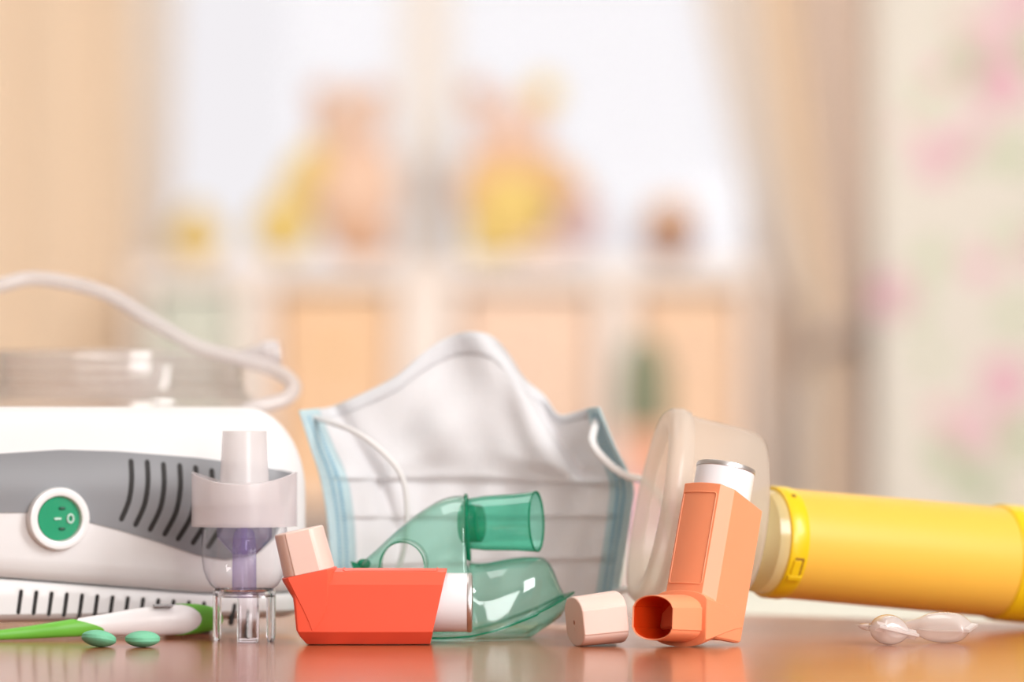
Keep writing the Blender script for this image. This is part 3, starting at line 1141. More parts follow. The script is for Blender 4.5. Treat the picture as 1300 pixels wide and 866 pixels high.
MB().lathe([(31.5 * sn, zy(612)), (29.5 * sn, zy(580)), (28 * sn, zy(547.5)), (27.5 * sn, zy(547)), (26.2 * sn, zy(547.5)), (27.5 * sn, zy(580)), (29.5 * sn, zy(640))], 56).build('spout', M['frosted_cup'], neb)
MB().lathe([(31.5 * sn, zy(612)), (43 * sn, zy(612)), (44 * sn, zy(614)), (44 * sn, zy(640)), (64 * sn, zy(640))], 56).build('lid', M['frosted_cup'], neb)
rings = []
nA = 96
r_out, r_in = 67 * sn, 65 * sn
topz = []
for k in range(nA):
    a = 2 * PI * k / nA
    topz.append(zy(613.5 - 15 * abs(math.cos(a)) ** 2.2))
mk = lambda r, zf: [(r * math.cos(2 * PI * k / nA), r * math.sin(2 * PI * k / nA), zf(k)) for k in range(nA)]
MB().loft([mk(r_in, lambda k: zy(667)), mk(r_out, lambda k: zy(668)), mk(r_out, lambda k: topz[k] - 0.0004), mk((r_out + r_in) / 2, lambda k: topz[k]), mk(r_in, lambda k: topz[k] - 0.0004), mk(r_in, lambda k: zy(667))], cap0=False, cap1=False).build('collar', M['frosted'], neb)
MB().lathe([(64.5 * sn, zy(641)), (64.5 * sn, zy(666)), (54 * sn, zy(666))], 56).build('collar_skirt', M['frosted'], neb)
bowl = [(53.5 * sn, zy(664)), (54 * sn, zy(690)), (53.8 * sn, zy(709)), (52 * sn, zy(722)), (48 * sn, zy(734)), (43 * sn, zy(742)), (36 * sn, zy(748)), (24 * sn, zy(752)), (0.3 * sn, zy(753))]
MB().lathe(bowl, 64).build('bowl', M['clear'], neb)
MB().lathe([(37 * sn, zy(747)), (39.5 * sn, zy(749)), (39.5 * sn, zy(755)), (36 * sn, zy(757)), (33 * sn, zy(756)), (33 * sn, zy(748))], 56).build('base_ring', M['clear_leg'], neb)
MB().lathe([(14 * sn, zy(752)), (15.5 * sn, zy(748)), (15 * sn, zy(690)), (13 * sn, zy(676)), (9 * sn, zy(671)), (3 * sn, zy(670))], 40).build('jet_tube', M['lilac'], neb)
MB().lathe([(35 * sn, zy(664)), (35 * sn, zy(682)), (33 * sn, zy(685)), (15.5 * sn, zy(703))], 12).build('baffle', M['lilac_clear'], neb, ang=20)
MB().lathe([(4 * sn, zy(664)), (4 * sn, zy(690)), (7 * sn, zy(696)), (4 * sn, zy(702)), (1 * sn, zy(704))], 24).build('needle', M['lilac'], neb)
for ang in (176, 281, 352, 85):
    mb = MB()
    half = 20
    ro, ri = 40.0 * sn, 33.0 * sn
    rg = []
    arc = [R(ang - half + 2 * half * k / 6) for k in range(7)]
    sh = lambda z, e: [((ro - e) * math.cos(a), (ro - e) * math.sin(a), z) for a in arc] + [((ri + e) * math.cos(a), (ri + e) * math.sin(a), z) for a in arc[::-1]]
    mb.loft([sh(0.0, 0.0009), sh(0.0008, 0.0003), sh(0.003, 0), sh(zy(752), 0)])
    mb.build('leg', M['clear_leg'], neb)

# ================================================================= INHALERS
U = 1.9 / F


def barrel(u, v, fl, notch=1.6, n=14):
    """mouthpiece outline: flat sides at +-u (half height fl), arched top and bottom up to +-v"""
    pts = []
    pts += [(u, -fl + 0.6), (u, 0), (u, fl - 0.6), (u - 0.5, fl)]
    for k in range(n + 1):
        t = math.cos(PI * k / n)
        pts.append(((u - notch) * t, fl + 0.8 + (v - fl - 0.8) * (1 - abs(t) ** 2.2) ** 0.62))
    pts += [(-u + 0.5, fl), (-u, fl - 0.6), (-u, 0), (-u, -fl + 0.6), (-u + 0.5, -fl)]
    for k in range(n + 1):
        t = -math.cos(PI * k / n)
        pts.append(((u - notch) * t, -fl - 0.8 - (v - fl - 0.8) * (1 - abs(t) ** 2.2) ** 0.62))
    pts += [(u - 0.5, -fl)]
    return pts


MA = Vector((-0.208, 0.978))                      # mouthpiece axis in (a, h)
MV = Vector((0.978, 0.208))
MC = Vector((15, 90.5))


def mp(u, v, m):
    p = MC + MV * v + MA * m
    return (p.x * U, u * U, p.y * U)


def cap_rings(base_m, L):
    rg = []
    for (m, k, dv) in ((0, 1.0, 0), (2, 1.0, 0), (L - 4, 0.955, -2), (L - 1.2, 0.945, -2), (L, 0.90, -2)):
        rg.append((base_m + m, k, dv))
    return rg


def inhaler(root, body_m, in_m, with_cap):
    sec = [(-26, 0.5), (0, -0.5), (26, 0.5), (34, 8.5), (42, 17), (42, 48), (42, 77.5), (36, 85.5), (30, 93.5), (15, 96.4), (0, 97.4), (-15, 96.4), (-30, 93.5), (-36, 85.5), (-42, 77.5), (-42, 48), (-42, 17), (-34, 8.5)]
    la = [(0, 10), (13, 0), (62, -4), (80, -6), (97, 0)]
    ra = lambda h: 171 + 21 * h / 96
    rings = []
    cent = (0, 46)
    for (t, k) in ((-2, 0.80), (-1, 0.93), (0, 0.985), (0.03, 1.0), (0.25, 1.0), (0.5, 1.0), (0.75, 1.0), (1.0, 0.995)):
        rr = []
        for (y, h) in sec:
            yy, hh = cent[0] + (y - cent[0]) * k, cent[1] + (h - cent[1]) * k
            if t < 0:
                a = interp(h, la) + {-2: 0.0, -1: 0.6}[t]
            elif t == 0:
                a = interp(h, la) + 3
            else:
                a = interp(h, la) + (ra(h) - interp(h, la)) * t
            rr.append((a * U, yy * U, hh * U))
        rings.append(rr)
    for (da, k) in ((0.4, 0.975), (-0.5, 0.93), (-60, 0.93)):
        rings.append([((ra(h) + da) * U, y * k * U, (cent[1] + 2 + (h - cent[1] - 2) * k) * U) for (y, h) in sec])
    MB().loft(rings).build('actuator_body', body_m, root, ang=28, bevel=0.0004)
    # sleeve running from the mouthpiece lip down to a point on each side
    rings = []
    for (m, v0, v1, uu) in ((1.5, -34.5, 34.5, 41.8), (0.8, -36, 36, 43.0), (-3, -35.5, 36, 43.3), (-20, -29.5, 30.5, 43.2), (-43, -21, 22.5, 43.0), (-60, -14.5, 9, 42.8), (-72, -10, -8.5, 42.5)):
        hv = (v1 - v0) / 2
        cv = (v1 + v0) / 2
        rings.append([mp(u, cv + v, m) for (u, v) in barrel(uu, hv, hv * 0.72)])
    MB().loft(rings).build('mouthpiece_sleeve', body_m, root, ang=28, bevel=0.0003)
    # hollow mouthpiece
    rings = []
    for (m, k) in ((-4, 0.955), (2, 0.95), (54, 0.90), (56, 0.885), (54.5, 0.845)):
        rings.append([mp(u * k, v * k, m) for (u, v) in barrel(38, 32, 15.5)])
    o = MB().loft(rings, cap0=False, cap1=False)
    o.build('mouthpiece', body_m, root, ang=28)
    rings = [[mp(u * k, v * k, m) for (u, v) in barrel(38, 32, 15.5)] for (m, k) in ((54.5, 0.845), (5, 0.84), (2, 0.80))]
    MB().loft(rings, cap0=False, cap1=True).build('mouthpiece_bore', in_m, root, ang=28)
    if with_cap:
        rings = [[mp(u * k, v * k + dv, m) for (u, v) in barrel(42, 33.5, 16.5)] for (m, k, dv) in cap_rings(1.6, 56)]
        MB().loft(rings).build('mouthpiece_cap', M['peach'], root, ang=28, bevel=0.0005)
    # raised line framing the front panel
    fy = 27
    loop = []
    for (a, y) in ((62, -fy), (178, -fy), (180, -fy + 2), (180, fy - 2), (178, fy), (62, fy), (60, fy - 2), (60, -fy + 2)):
        hz = 97.4 - 4.4 * (abs(y) / 31) ** 2
        loop.append((a * U, y * U, (hz + 0.1) * U))
    full = []
    for p, q2 in zip(loop, loop[1:] + loop[:1]):
        for k in range(8):
            t = k / 8
            a_, y_ = p[0] + (q2[0] - p[0]) * t, p[1] + (q2[1] - p[1]) * t
            hz = 97.4 - 4.4 * (abs(y_ / U) / 31) ** 2
            full.append((a_, y_, (hz + 0.1) * U))
    MB().tube(full, 0.9 * U, 6, cyc=True).build('panel_ridge', body_m, root)
    # canister
    TC = Matrix.Translation((0, 0, 53 * U)) @ Matrix.Rotation(PI / 2, 4, 'Y')
    cn = MB(TC).lathe([(20 * U, 112 * U), (36 * U, 116 * U), (38 * U, 120 * U), (38 * U, 218.5 * U)], 56, caps=(True, True)).build('canister', M['canister'], root)
    MB(TC).lathe([(37.5 * U, 218 * U), (38.6 * U, 219 * U), (38.8 * U, 222 * U), (38 * U, 224.5 * U), (35 * U, 225.5 * U), (32 * U, 224 * U), (28 * U, 221 * U), (10 * U, 220 * U), (0.1 * U, 220 * U)], 56).build('canister_rim', M['metal'], cn)


o1 = at(378, 823, 1.933)
lay = thing('inhaler', 'red-orange inhaler lying on its back with a peach cap on', 'inhaler', (o1.x, o1.y, 0.0003))
inhaler(lay, M['red'], M['orange_in'], True)

FW = Vector((-math.cos(R(47)), -math.sin(R(47)), 0))
TL = R(15)
UPW = Vector((0, 0, 1))
ex = UPW * math.cos(TL) - FW * math.sin(TL)
ez = FW * math.cos(TL) + UPW * math.sin(TL)
ey = ez.cross(ex)
rot = Matrix((ex, ey, ez)).transposed()
sp = at(918, 813, 1.935)
st = thing('inhaler', 'pale orange inhaler standing upright, its open mouthpiece pointing left', 'inhaler', (sp.x, sp.y, 0), rot)
inhaler(st, M['orange'], M['orange_in'], False)
bpy.context.view_layer.update()
mz = min((c.matrix_world @ v.co).z for c in st.children for v in c.data.vertices)
st.location.z -= mz

# loose cap
cp_ = at(757, 822, 1.917)
lc_ = thing('dust_cap', 'loose peach cap lying on the table between the two inhalers', 'cap', (cp_.x, cp_.y, 0))
ax = Vector((-math.cos(R(16)), -math.sin(R(16)), -0.10)).normalized()          # towards the closed end
su_ = Vector((0, 0, 1))
la_ = su_.cross(ax).normalized()
vu = ax.cross(la_)


def cpnt(u, v, m):
    return la_ * (u * U) + vu * (v * U) + ax * (m * U)


rings = []
for (m, k) in ((-29, 0.88), (-29.5, 0.97), (-28, 1.0), (24, 0.955), (28.5, 0.94), (29.6, 0.91)):
    rings.append([cpnt(u * k, v * k, m) for (u, v) in barrel(42, 33.5, 16.5)])
rings = [[cpnt(u * 0.86, v * 0.86, m) for (u, v) in barrel(42, 33.5, 16.5)] for m in (22,)] + rings
b_ = MB().loft(rings).build('cap_shell', M['peach'], lc_, ang=28, bevel=0.0005)
mz = min(v.co.z for v in b_.data.vertices)
lc_.location.z = -mz
MB().tube([cpnt(0, -1, 29.0), cpnt(0, -1, 30.1)], 3.0 * U, 12).build('dimple_shade', M['peach_shade'], lc_)  # dark disc stands for the dimple's shade, nothing is hollowed
MB().tube([cpnt(0, -9, 29.0), cpnt(0, -9, 30.4)], 2.6 * U, 12).build('moulding_nub', M['peach'], lc_)

# ================================================================= GREEN AEROSOL MASK
DG = 1.992
sg = DG / F
gc = at(590, 812, DG)
gm = thing('aerosol_mask', 'clear green breathing mask with round holes, lying behind the red inhaler', 'face mask', (gc.x, gc.y, 0))
SL = [(455, 722, 456, 722, 4), (465, 712, 462, 735, 20), (482, 697, 478, 765, 40), (505, 675, 500, 792, 58), (530, 655, 525, 806, 70), (558, 638, 548, 811, 79), (582, 632, 570, 811, 84), (591, 637, 585, 810, 87),
      (591, 665, 596, 809, 88), (591, 695, 606, 807, 89), (597, 713, 618, 804, 89), (614, 716, 632, 800, 87), (645, 711, 650, 793, 82), (675, 709, 670, 785, 73), (692, 712, 686, 778, 62), (702, 725, 699, 771, 48), (710, 745, 710, 765, 32), (716, 757, 719, 760, 12)]
prs = cr([Vector((a, b, 0)) for (a, b, c, d, e) in SL], 8)
rms = cr([Vector((c, d, e)) for (a, b, c, d, e) in SL], 8)
NT = 72


def gpt(i, t):
    """i slice index, t 0..1 from near rim over the top to the far rim -> local metres"""
    th_ = PI * t
    sn_, cs_ = math.sin(th_), math.cos(th_)
    p, r = prs[i], rms[i]
    e = 0.62
    hh = abs(sn_) ** e
    ww = math.copysign(abs(cs_) ** 0.72, cs_)
    x = r.x + (p.x - r.x) * hh
    zpx = r.y + (p.y - r.y) * hh
    return Vector(((x - 590) * sg, -r.z * sg * ww, (812.5 - zpx) * sg))


grid = [[gpt(i, k / NT) for k in range(NT + 1)] for i in range(len(prs))]
HC, HR = (512, 721), (29, 31)


def hole_q(p):
    px, py = p.x / sg + 590, 812.5 - p.z / sg
    return ((px - HC[0]) / HR[0]) ** 2 + ((py - HC[1]) / HR[1]) ** 2


vs = [p.copy() for r_ in grid for p in r_]
fs = []
rem = []
nn_ = NT + 1
for i in range(len(grid) - 1):
    for k in range(NT):
        f = (i * nn_ + k, i * nn_ + k + 1, (i + 1) * nn_ + k + 1, (i + 1) * nn_ + k)
        c = sum((vs[j] for j in f), Vector()) / 4
        tmid = (k + 0.5) / NT
        if hole_q(c) < 1 and (tmid < 0.36 or tmid > 0.64):
            rem.append(f)
        else:
            fs.append(f)
edge_v = set(j for f in rem for j in f) & set(j for f in fs for j in f)
for j in edge_v:
    p = vs[j]
    q_ = math.sqrt(hole_q(p))
    px, py = p.x / sg + 590, 812.5 - p.z / sg
    nx, ny = HC[0] + (px - HC[0]) / q_, HC[1] + (py - HC[1]) / q_
    vs[j] = Vector(((nx - 590) * sg, p.y, (812.5 - ny) * sg))
mb = MB()
mb.add(vs, fs)
mb.build('mask_shell', M['mask_green'], gm, ang=60)
# thickened rims of the two holes
for side in (0, 1):
    js = [j for j in edge_v if (vs[j].y < 0) == (side == 0)]
    js.sort(key=lambda j: math.atan2(812.5 - vs[j].z / sg - HC[1], vs[j].x / sg + 590 - HC[0]))
    MB().tube([vs[j] for j in js[::2]], 0.00035, 6, cyc=True).build('hole_rim', M['rim_green'], gm)
# flange round the face opening
near = [g[0] for g in grid]
far = [g[-1] for g in grid]
loop = near + far[::-1][1:-1]
cen = Vector((0, 0, 0))
inner, outer, mid = [], [], []
for p in loop:
    d = Vector((p.x - 0.0, p.y, 0))
    d.normalize()
    nz = 0.0012 * (1 if p.z > 0.012 else 0.3)
    outer.append(p + d * 0.0042 + Vector((0, 0, nz + 0.0006)))
    inner.append(p - d * 0.0006 + Vector((0, 0, 0.0004)))
rg = [inner, [p + Vector((0, 0, 0.0010)) for p in inner], [p + Vector((0, 0, 0.0009)) for p in outer], outer]
MB().loft(list(zip(*rg)) if False else [[r_[i] for r_ in rg] for i in range(len(loop))], cyc=True).build('rim_flange', M['rim_green'], gm)
# soft lip turned in under the rim
r0 = [p - Vector((0, 0, 0.0)) for p in loop]
lips = []
for (k, dz) in ((1.0, 0.0), (1.0, 0.35), (0.94, 0.75), (0.84, 0.97), (0.74, 1.0)):
    rr = []
    for p in loop:
        zt_ = max(0.0006, p.z - 0.014) if p.x > -0.02 else max(0.0006, p.z - 0.006)
        rr.append(Vector((p.x * k, p.y * k, p.z + (zt_ - p.z) * dz)))
    lips.append(rr)
MB().loft(lips, cap0=False, cap1=False).build('inner_lip', M['mask_green'], gm, ang=60)
# port: flange plate + short pipe pointing right
pa, pb = Vector(((600 - 590) * sg, 0.004, (812.5 - 668) * sg)), Vector(((681 - 590) * sg, -0.0045, (812.5 - 665) * sg))
axp = (pb - pa).normalized()
TP = Matrix.Translation(pa) @ axp.to_track_quat('Z', 'Y').to_matrix().to_4x4()
Lp = (pb - pa).length
MB(TP).lathe([(31 * sg, -8 * sg), (33 * sg, 0), (35 * sg, 0.2 * Lp), (36.5 * sg, 0.7 * Lp), (38.5 * sg, 0.98 * Lp), (38.3 * sg, Lp)], 56).build('port', M['port_green'], gm)
MB(TP).lathe([(36 * sg, 0.985 * Lp), (38.8 * sg, 0.985 * Lp), (38.8 * sg, 1.01 * Lp), (36.5 * sg, 1.01 * Lp)], 56).build('port_rim', M['rim_green'], gm)
MB(TP).lathe([(24 * sg, -14 * sg), (24 * sg, 10 * sg), (21 * sg, 12 * sg), (18 * sg, 12 * sg)], 40).build('valve_seat', M['rim_green'], gm)
pl = []
for k in range(40):
    a = 2 * PI * k / 40
    ca, sa = math.cos(a), math.sin(a)
    pl.append((0, 38 * sg * math.copysign(abs(ca) ** 0.7, ca), 43 * sg * math.copysign(abs(sa) ** 0.7, sa)))
MB(Matrix.Translation((3.5 * sg, 0, (812.5 - 675) * sg)) @ Matrix.Rotation(R(-3), 4, 'Y')).loft([[Vector(p) + Vector((-1.6 * sg, 0, 0)) for p in pl], [Vector(p) + Vector((1.6 * sg, 0, 0)) for p in pl]], cap0=False, cap1=False).build('port_flange', M['mask_green'], gm, solid=0.0012)
fp = Matrix.Translation((3.5 * sg, 0, (812.5 - 675) * sg)) @ Matrix.Rotation(R(-3), 4, 'Y')
MB().tube([fp @ Vector(p) for p in pl], 0.0011, 10, cyc=True).build('flange_rim', M['rim_green'], gm)
MB(Matrix.Translation(((462 - 590) * sg, 0, (812.5 - 719) * sg))).ell((0, 0, 0), (9 * sg, 8 * sg, 7 * sg), 14, 8).build('nose_tip', M['rim_green'], gm)

# ================================================================= SURGICAL MASK (inside facing us)
DM = 2.05
mo = at(600, 790, 2.10)
smk = thing('surgical_mask', 'white pleated surgical mask with pale blue edges standing upright', 'surgical mask', (mo.x, mo.y, 0))
mo = Vector(smk.location)
topE = [(380, 521), (398, 519), (418, 517), (450, 504), (500, 479), (540, 446), (570, 428), (600, 421), (625, 428), (645, 449), (665, 480), (690, 501), (708, 526), (730, 523), (748, 518), (760, 517)]
topC = cr([Vector((a, b, 0)) for a, b in topE], 6)
leftE = [(380, 521), (395, 568), (407, 606), (415, 650), (419, 700), (420, 755), (422, 792)]
rightE = [(760, 517), (780, 565), (803, 613), (801, 650), (795, 690), (786, 745), (780, 792)]
leftC = cr([Vector((a, b, 0)) for a, b in leftE], 8)
rightC = cr([Vector((a, b, 0)) for a, b in rightE], 8)


def along(cv, t):
    f = t * (len(cv) - 1)
    i = min(int(f), len(cv) - 2)
    return cv[i].lerp(cv[i + 1], f - i)


def mpt(u, v, push=0.0):
    """u 0..1 left to right, v 0..1 bottom to top"""
    Lp_, Rp_ = along(leftC, 1 - v), along(rightC, 1 - v)
    T_ = along(topC, u)
    Bx = 422 + (780 - 422) * u
    # transfinite blend of the outlines
    lin_x = Lp_.x + (Rp_.x - Lp_.x) * u
    lin_y = Lp_.y + (Rp_.y - Lp_.y) * u
    tx = T_.x - (380 + (760 - 380) * u)
    ty = T_.y - (521 + (517 - 521) * u)
    k = max(0.0, (v - 0.64) / 0.36) ** 1.15
    px = lin_x + tx * k
    py = lin_y + ty * k
    # concave towards us: the middle stands further back
    bow = math.sin(PI * u) ** 0.8
    D = 2.066 + 0.05 * bow
    fold = math.exp(-((u - 0.5) / 0.32) ** 4)
    inn = sm(u / 0.12) * sm((1 - u) / 0.12)
    # pleats: each panel leans out over the next one below
    for (pv, dep) in ((0.655, 0.0045), (0.47, 0.002), (0.27, 0.002)):
        dv = v - pv
        if dv > 0:
            D -= dep * math.exp(-dv / 0.10) * inn * sm(dv / 0.010)
        else:
            D += 0.002 * math.exp(dv / 0.03) * inn
    # soft wrinkles of the crushed fabric
    up_ = sm((v - 0.62) / 0.12)
    D += up_ * inn * (0.0016 * math.sin(9 * u + 7 * v + 1.0) + 0.0018 * math.sin(17 * u - 26 * v) + 0.0011 * math.sin(34 * u + 19 * v + 2))
    D -= up_ * 0.012 * math.exp(-((px - 590) / 75) ** 2 - ((py - 545) / 60) ** 2)
    D += up_ * 0.011 * sm((px - 0.62 * (py - 480) - 648) / 16) * sm((1 - u) / 0.16)
    D -= up_ * 0.010 * math.exp(-((px - 0.5 * (py - 480) - 640) / 30) ** 2) * sm((v - 0.6) / 0.15)
    D += (1 - up_) * inn * (0.002 * math.sin(17 * u + 4 * v) + 0.0015 * math.sin(41 * u - 9 * v + 1))
    D += inn * 0.010 * math.exp(-((u - (0.17 + 0.1 * (0.75 - v) / 0.75)) / 0.03) ** 2) * sm((v - 0.25) / 0.2)
    p = at(px, py, D - push) - mo
    if v < 0.12:
        p.z = max(p.z, 0.0) * sm(v / 0.12) + (0.0008) * (1 - sm(v / 0.12)) if False else max(p.z, 0.0008)
    return p


NU, NV = 130, 150
rows = [[mpt(k / NU, j / NV) for k in range(NU + 1)] for j in range(NV + 1)]
MB().loft(rows, closed=False).build('panel', M['paper'], smk, ang=180, solid=0.0008)
for (ua, ub) in ((0.0, 0.085), (0.925, 1.0)):
    rows = []
    for j in range(61):
        v = j / 60
        rows.append([mpt(ua + (ub - ua) * k / 6, v, 0.0012) for k in range(7)])
    eb = MB().loft(rows, closed=False).build('edge_binding', M['blue'], smk, ang=180, solid=0.001)
    st_ = MB()
    for j in range(4, 58):
        for uu in (0.35, 0.62):
            c = mpt(ua + (ub - ua) * uu, j / 60 + 0.004, 0.0020)
            st_.ell(c, (0.0015, 0.0005, 0.0009), 6, 4)
    q_ = st_.build('weld_dots', M['blue_dot'], eb)
    q_['kind'] = 'stuff'
rows = []
for j in range(5):
    v = 0.945 + 0.05 * j / 4
    rows.append([mpt(0.09 + 0.83 * k / 80, v, 0.0003 + 0.0006 * math.sin(PI * j / 4)) for k in range(81)])
MB().loft(rows, closed=False).build('nose_seam', M['paper'], smk, ang=180, solid=0.0006)
lp = [mpt(0.06, 0.95, 0.003)] + [at(*p) - mo for p in ((450, 548, 2.052), (487, 575, 2.045), (510, 605, 2.045), (517, 645, 2.045), (512, 700, 2.045), (490, 750, 2.045), (455, 775, 2.048))] + [mpt(0.06, 0.06, 0.003)]
MB().tube(cr(lp, 6), 0.0021, 8, flat=0.7).build('ear_loop', M['elastic'], smk)
lp = [mpt(0.955, 0.93, 0.003)] + [at(*p) - mo for p in ((752, 562, 2.055), (772, 588, 2.055), (795, 604, 2.06), (820, 612, 2.07), (842, 640, 2.075), (850, 700, 2.075), (838, 748, 2.075), (815, 760, 2.07), (796, 748, 2.06))] + [mpt(0.955, 0.12, 0.003)]
MB().tube(cr(lp, 6), 0.0021, 8, flat=0.7).build('ear_loop', M['elastic'], smk)

# ================================================================= SPACER WITH SILICONE MASK
SA = at(975, 688, 2.03)
SB = at(1262, 713.5, 2.085)
axs = (SB - SA).normalized()
TSp = Matrix.Translation(SA) @ Matrix((Vector((0, 0, 1)).cross(axs).normalized(), axs.cross(Vector((0, 0, 1)).cross(axs).normalized()), axs)).transposed().to_4x4()
Ls = (SB - SA).length
ss = 2.03 / F
spc = thing('spacer', 'yellow tube spacer with a milky silicone mask, lying at the right', 'inhaler spacer', (SA.x, SA.y, 0))
T0 = Matrix.Translation(-Vector(spc.location)) @ TSp
rb = 70 * ss
body_l = 290 * ss
MB(T0).lathe([(rb * 0.9, 10 * ss), (rb, 11 * ss), (rb * 1.0, 40 * ss), (rb * 1.035, Ls + 8 * ss), (rb * 0.9, Ls + 8 * ss)], 96).build('chamber', M['yellow'], spc)
col = MB(T0).lathe([(rb * 0.80, -3 * ss), (rb * 1.0, -2 * ss), (rb * 1.02, 0), (rb * 1.025, 19 * ss), (rb * 1.015, 22 * ss), (rb * 0.985, 23 * ss), (rb * 0.8, 23 * ss), (rb * 0.8, -3 * ss)], 96).build('collar', M['yellow_b'], spc)
MB(T0).lathe([(rb * 1.03, Ls), (rb * 1.075, Ls + 1.5 * ss), (rb * 1.09, Ls + 8 * ss), (rb * 1.095, Ls + 62 * ss), (rb * 1.06, Ls + 70 * ss), (rb * 0.5, Ls + 72 * ss), (rb * 0.45, Ls + 68 * ss)], 96).build('end_cap', M['yellow_b'], spc)


def on_tube(ang, r, s):
    """angle 0 = towards the camera, positive = up"""
    # local x axis of T0 is horizontal across the tube
    a = R(ang)
    hx = Vector((T0[0][0], T0[1][0], T0[2][0]))
    vy = Vector((T0[0][1], T0[1][1], T0[2][1]))
    sgn = -1 if hx.y > 0 else 1
    upn = 1 if vy.z > 0 else -1
    rad = hx * (sgn * math.cos(a)) + vy * (upn * math.sin(a))
    o = Vector((T0[0][3], T0[1][3], T0[2][3]))
    ax_ = Vector((T0[0][2], T0[1][2], T0[2][2]))
    tan = ax_.cross(rad)
    p = o + ax_ * s + rad * r
    return Matrix((rad, tan, ax_)).transposed().to_4x4(), p


def tube_box(name, ang, s, size, m, dr=0.0, parent=None):
    rm, p = on_tube(ang, rb * 1.02 + dr, s)
    return MB(Matrix.Translation(p) @ rm).box((0, 0, 0), size).build(name, m, parent or spc, smooth=False, bevel=0.0004)


rm, p = on_tube(57, rb * 1.022, 11 * ss)
MB(Matrix.Translation(p) @ rm).ell((0, 0, 0), (0.0008, 3.4 * ss, 3.4 * ss), 14, 8).build('pin_hole_shade', M['yellow_d'], col)  # dark spot painted as a hole's shade, collar not pierced
tube_box('slot', -24, 11 * ss, (0.0016, 24 * ss, 13 * ss), M['yellow_d'], -0.0004, col)  # dark plate painting the shade in the slot, no recess cut
tube_box('latch', -25, 8.5 * ss, (0.0020, 21 * ss, 11 * ss), M['yellow_b'], 0.0, col)
tube_box('latch_ledge', -36, 10 * ss, (0.0032, 7 * ss, 19 * ss), M['yellow_b'], 0.0, col)
# pale valve ring between mask and collar
MB(T0).lathe([(rb * 0.62, -40 * ss), (rb * 0.66, -38 * ss), (rb * 0.74, -26 * ss), (rb * 0.93, -16 * ss), (rb * 0.95, -2 * ss), (rb * 0.8, -2 * ss)], 72).build('valve_ring', M['valve'], spc)
# silicone mask: rings from the port to the face rim; local y up offset
vyz = 1 if T0[2][1] > 0 else -1


LATK = 2.4
latn = 1 if T0[1][0] < 0 else -1                     # +1: local x points to the camera


def sring(s, up, rv, rl, sh=0.0, n=72, e=0.85):
    rr = []
    for k in range(n):
        a = 2 * PI * k / n
        ca, sa = math.cos(a), math.sin(a)
        yy = up + rv * math.copysign(abs(sa) ** e, sa)
        xx = rl * math.copysign(abs(ca) ** e, ca) * (1 - 0.18 * max(0, sa))
        rr.append(T0 @ Vector((xx * ss, vyz * yy * ss, (s + sh * yy - sh * LATK * xx * latn) * ss)))
    return rr


SHR = 0.11
msk = [sring(-34, 0, 46, 46), sring(-34, 3, 52, 50), sring(-33, 18, 76, 60, 0.03), sring(-30, 27, 94, 68, 0.05), sring(-32, 30, 100, 72, 0.06), sring(-40, 32, 103, 76, 0.06), sring(-60, 33, 106, 80, 0.07), sring(-90, 35, 108, 84, 0.08), sring(-130, 36, 112, 88, 0.10), sring(-150, 37, 116, 90, SHR), sring(-158, 37, 118, 91, SHR)]
MB().loft(msk, cap0=False, cap1=False).build('silicone_mask', M['silicone'], spc, ang=60)
rim = [sring(-140, 33, 115, 89, SHR), sring(-143, 34, 120, 94, SHR), sring(-154, 33, 124, 98, SHR), sring(-166, 33, 123, 97, SHR), sring(-174, 33, 117, 90, SHR), sring(-174, 33, 104, 77, SHR), sring(-167, 33, 92, 65, SHR), sring(-160, 33, 86, 58, SHR)]
MB().loft(rim, cap0=False, cap1=False).build('mask_rim', M['silicone_rim'], spc, ang=60)

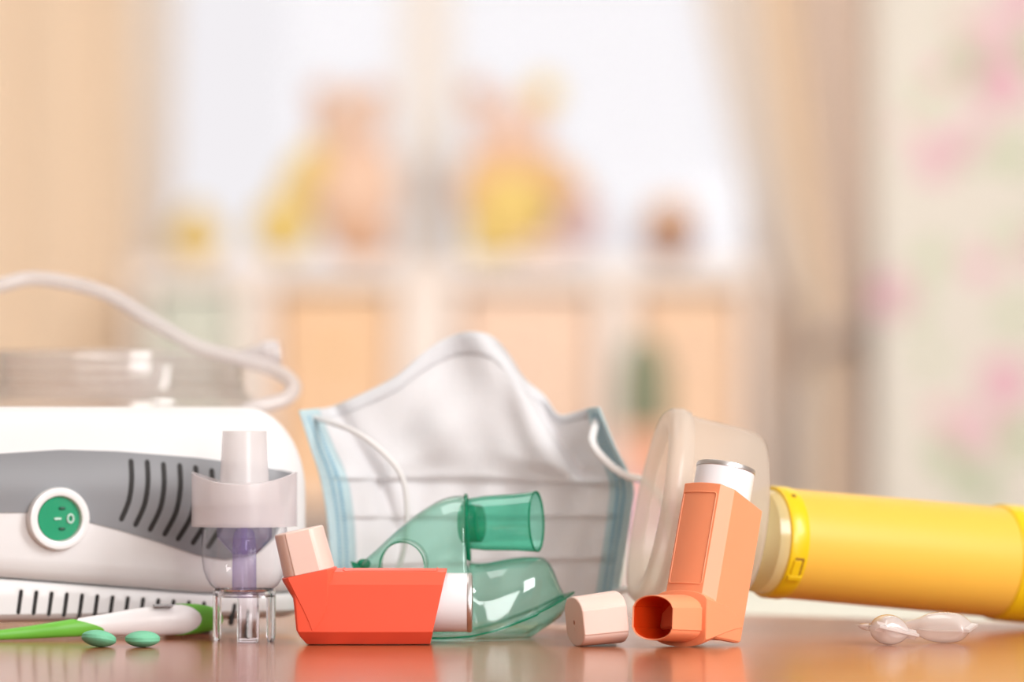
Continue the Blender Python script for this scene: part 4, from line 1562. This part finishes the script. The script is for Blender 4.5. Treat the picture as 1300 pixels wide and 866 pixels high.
# ================================================================= VIALS
def vial(label, base, axis, L, rr, fin, roll=0.0):
    """soft plastic dose vial: flat tab, neck, belly, pinched end; axis points to the pinched end"""
    ax_ = Vector(axis).normalized()
    side = Vector((0, 0, 1)).cross(ax_).normalized()
    upv = ax_.cross(side)
    if roll:
        q_ = Matrix.Rotation(roll, 3, ax_)
        side, upv = q_ @ side, q_ @ upv
    t = thing('medicine_vial', label, 'vial', base, group='clear dose vials')
    prof = [(-0.64, 0.50, 0.14), (-0.62, 0.56, 0.22), (-0.46, 0.54, 0.26), (-0.40, 0.36, 0.28), (-0.32, 0.38, 0.36), (-0.15, 0.6, 0.6), (-0.02, 0.9, 0.88), (0.15, 1.0, 1.0), (0.32, 1.0, 0.96), (0.42, 0.98, 0.80), (0.48, 0.96, 0.5), (0.50, 0.94, 0.2)]
    pc_ = cr([Vector(p) for p in prof], 3)
    rings = []
    for p in pc_:
        rings.append([ax_ * (p.x * L) + side * (rr * max(0.03, p.y) * math.cos(2 * PI * k / 28)) + upv * (rr * max(0.03, p.z) * math.sin(2 * PI * k / 28)) for k in range(28)])
    b = MB().loft(rings).build('vial_body', M['vial'], t, ang=60)
    # moulding seam fin on both sides
    f = MB()
    for sg_ in (-1, 1):
        rws = []
        for p in pc_[2:]:
            rws.append([ax_ * (p.x * L) + side * (sg_ * rr * (max(0.03, p.y) + e_)) + upv * z_ for (e_, z_) in ((-0.04, 0.0003), (0.13, 0.0003), (0.13, -0.0003), (-0.04, -0.0003))])
        f.loft(rws)
    f.build('seam_fin', M['vial'], t)
    # pinched flat end
    f = MB()
    wd = rr * fin
    f.loft([[ax_ * (m * L) + side * (wd * cx) + upv * (rr * tz * cz) for (cx, cz) in ((-1, -1), (1, -1), (1, 1), (-1, 1))] for (m, tz) in ((0.44, 0.34), (0.5, 0.14), (0.58, 0.10))])
    f.build('pinched_end', M['vial'], t, bevel=0.0003)
    if True:
        mz = min(v.co.z for c in t.children for v in c.data.vertices)
        t.location.z = -mz + 0.0001
    return t


v1 = at(1121, 815, 1.93)
vial('clear vial with its pinched end toward us, the left of two before the spacer', v1, (0.30, -0.95, 0.0), 0.036, 19.5 * U, 1.45, R(-13))
v2 = at(1181, 815, 1.945)
vial('longer clear vial lying sideways, the right of two before the spacer', v2, (0.90, -0.44, 0.0), 0.040, 20 * U, 0.85, R(10))
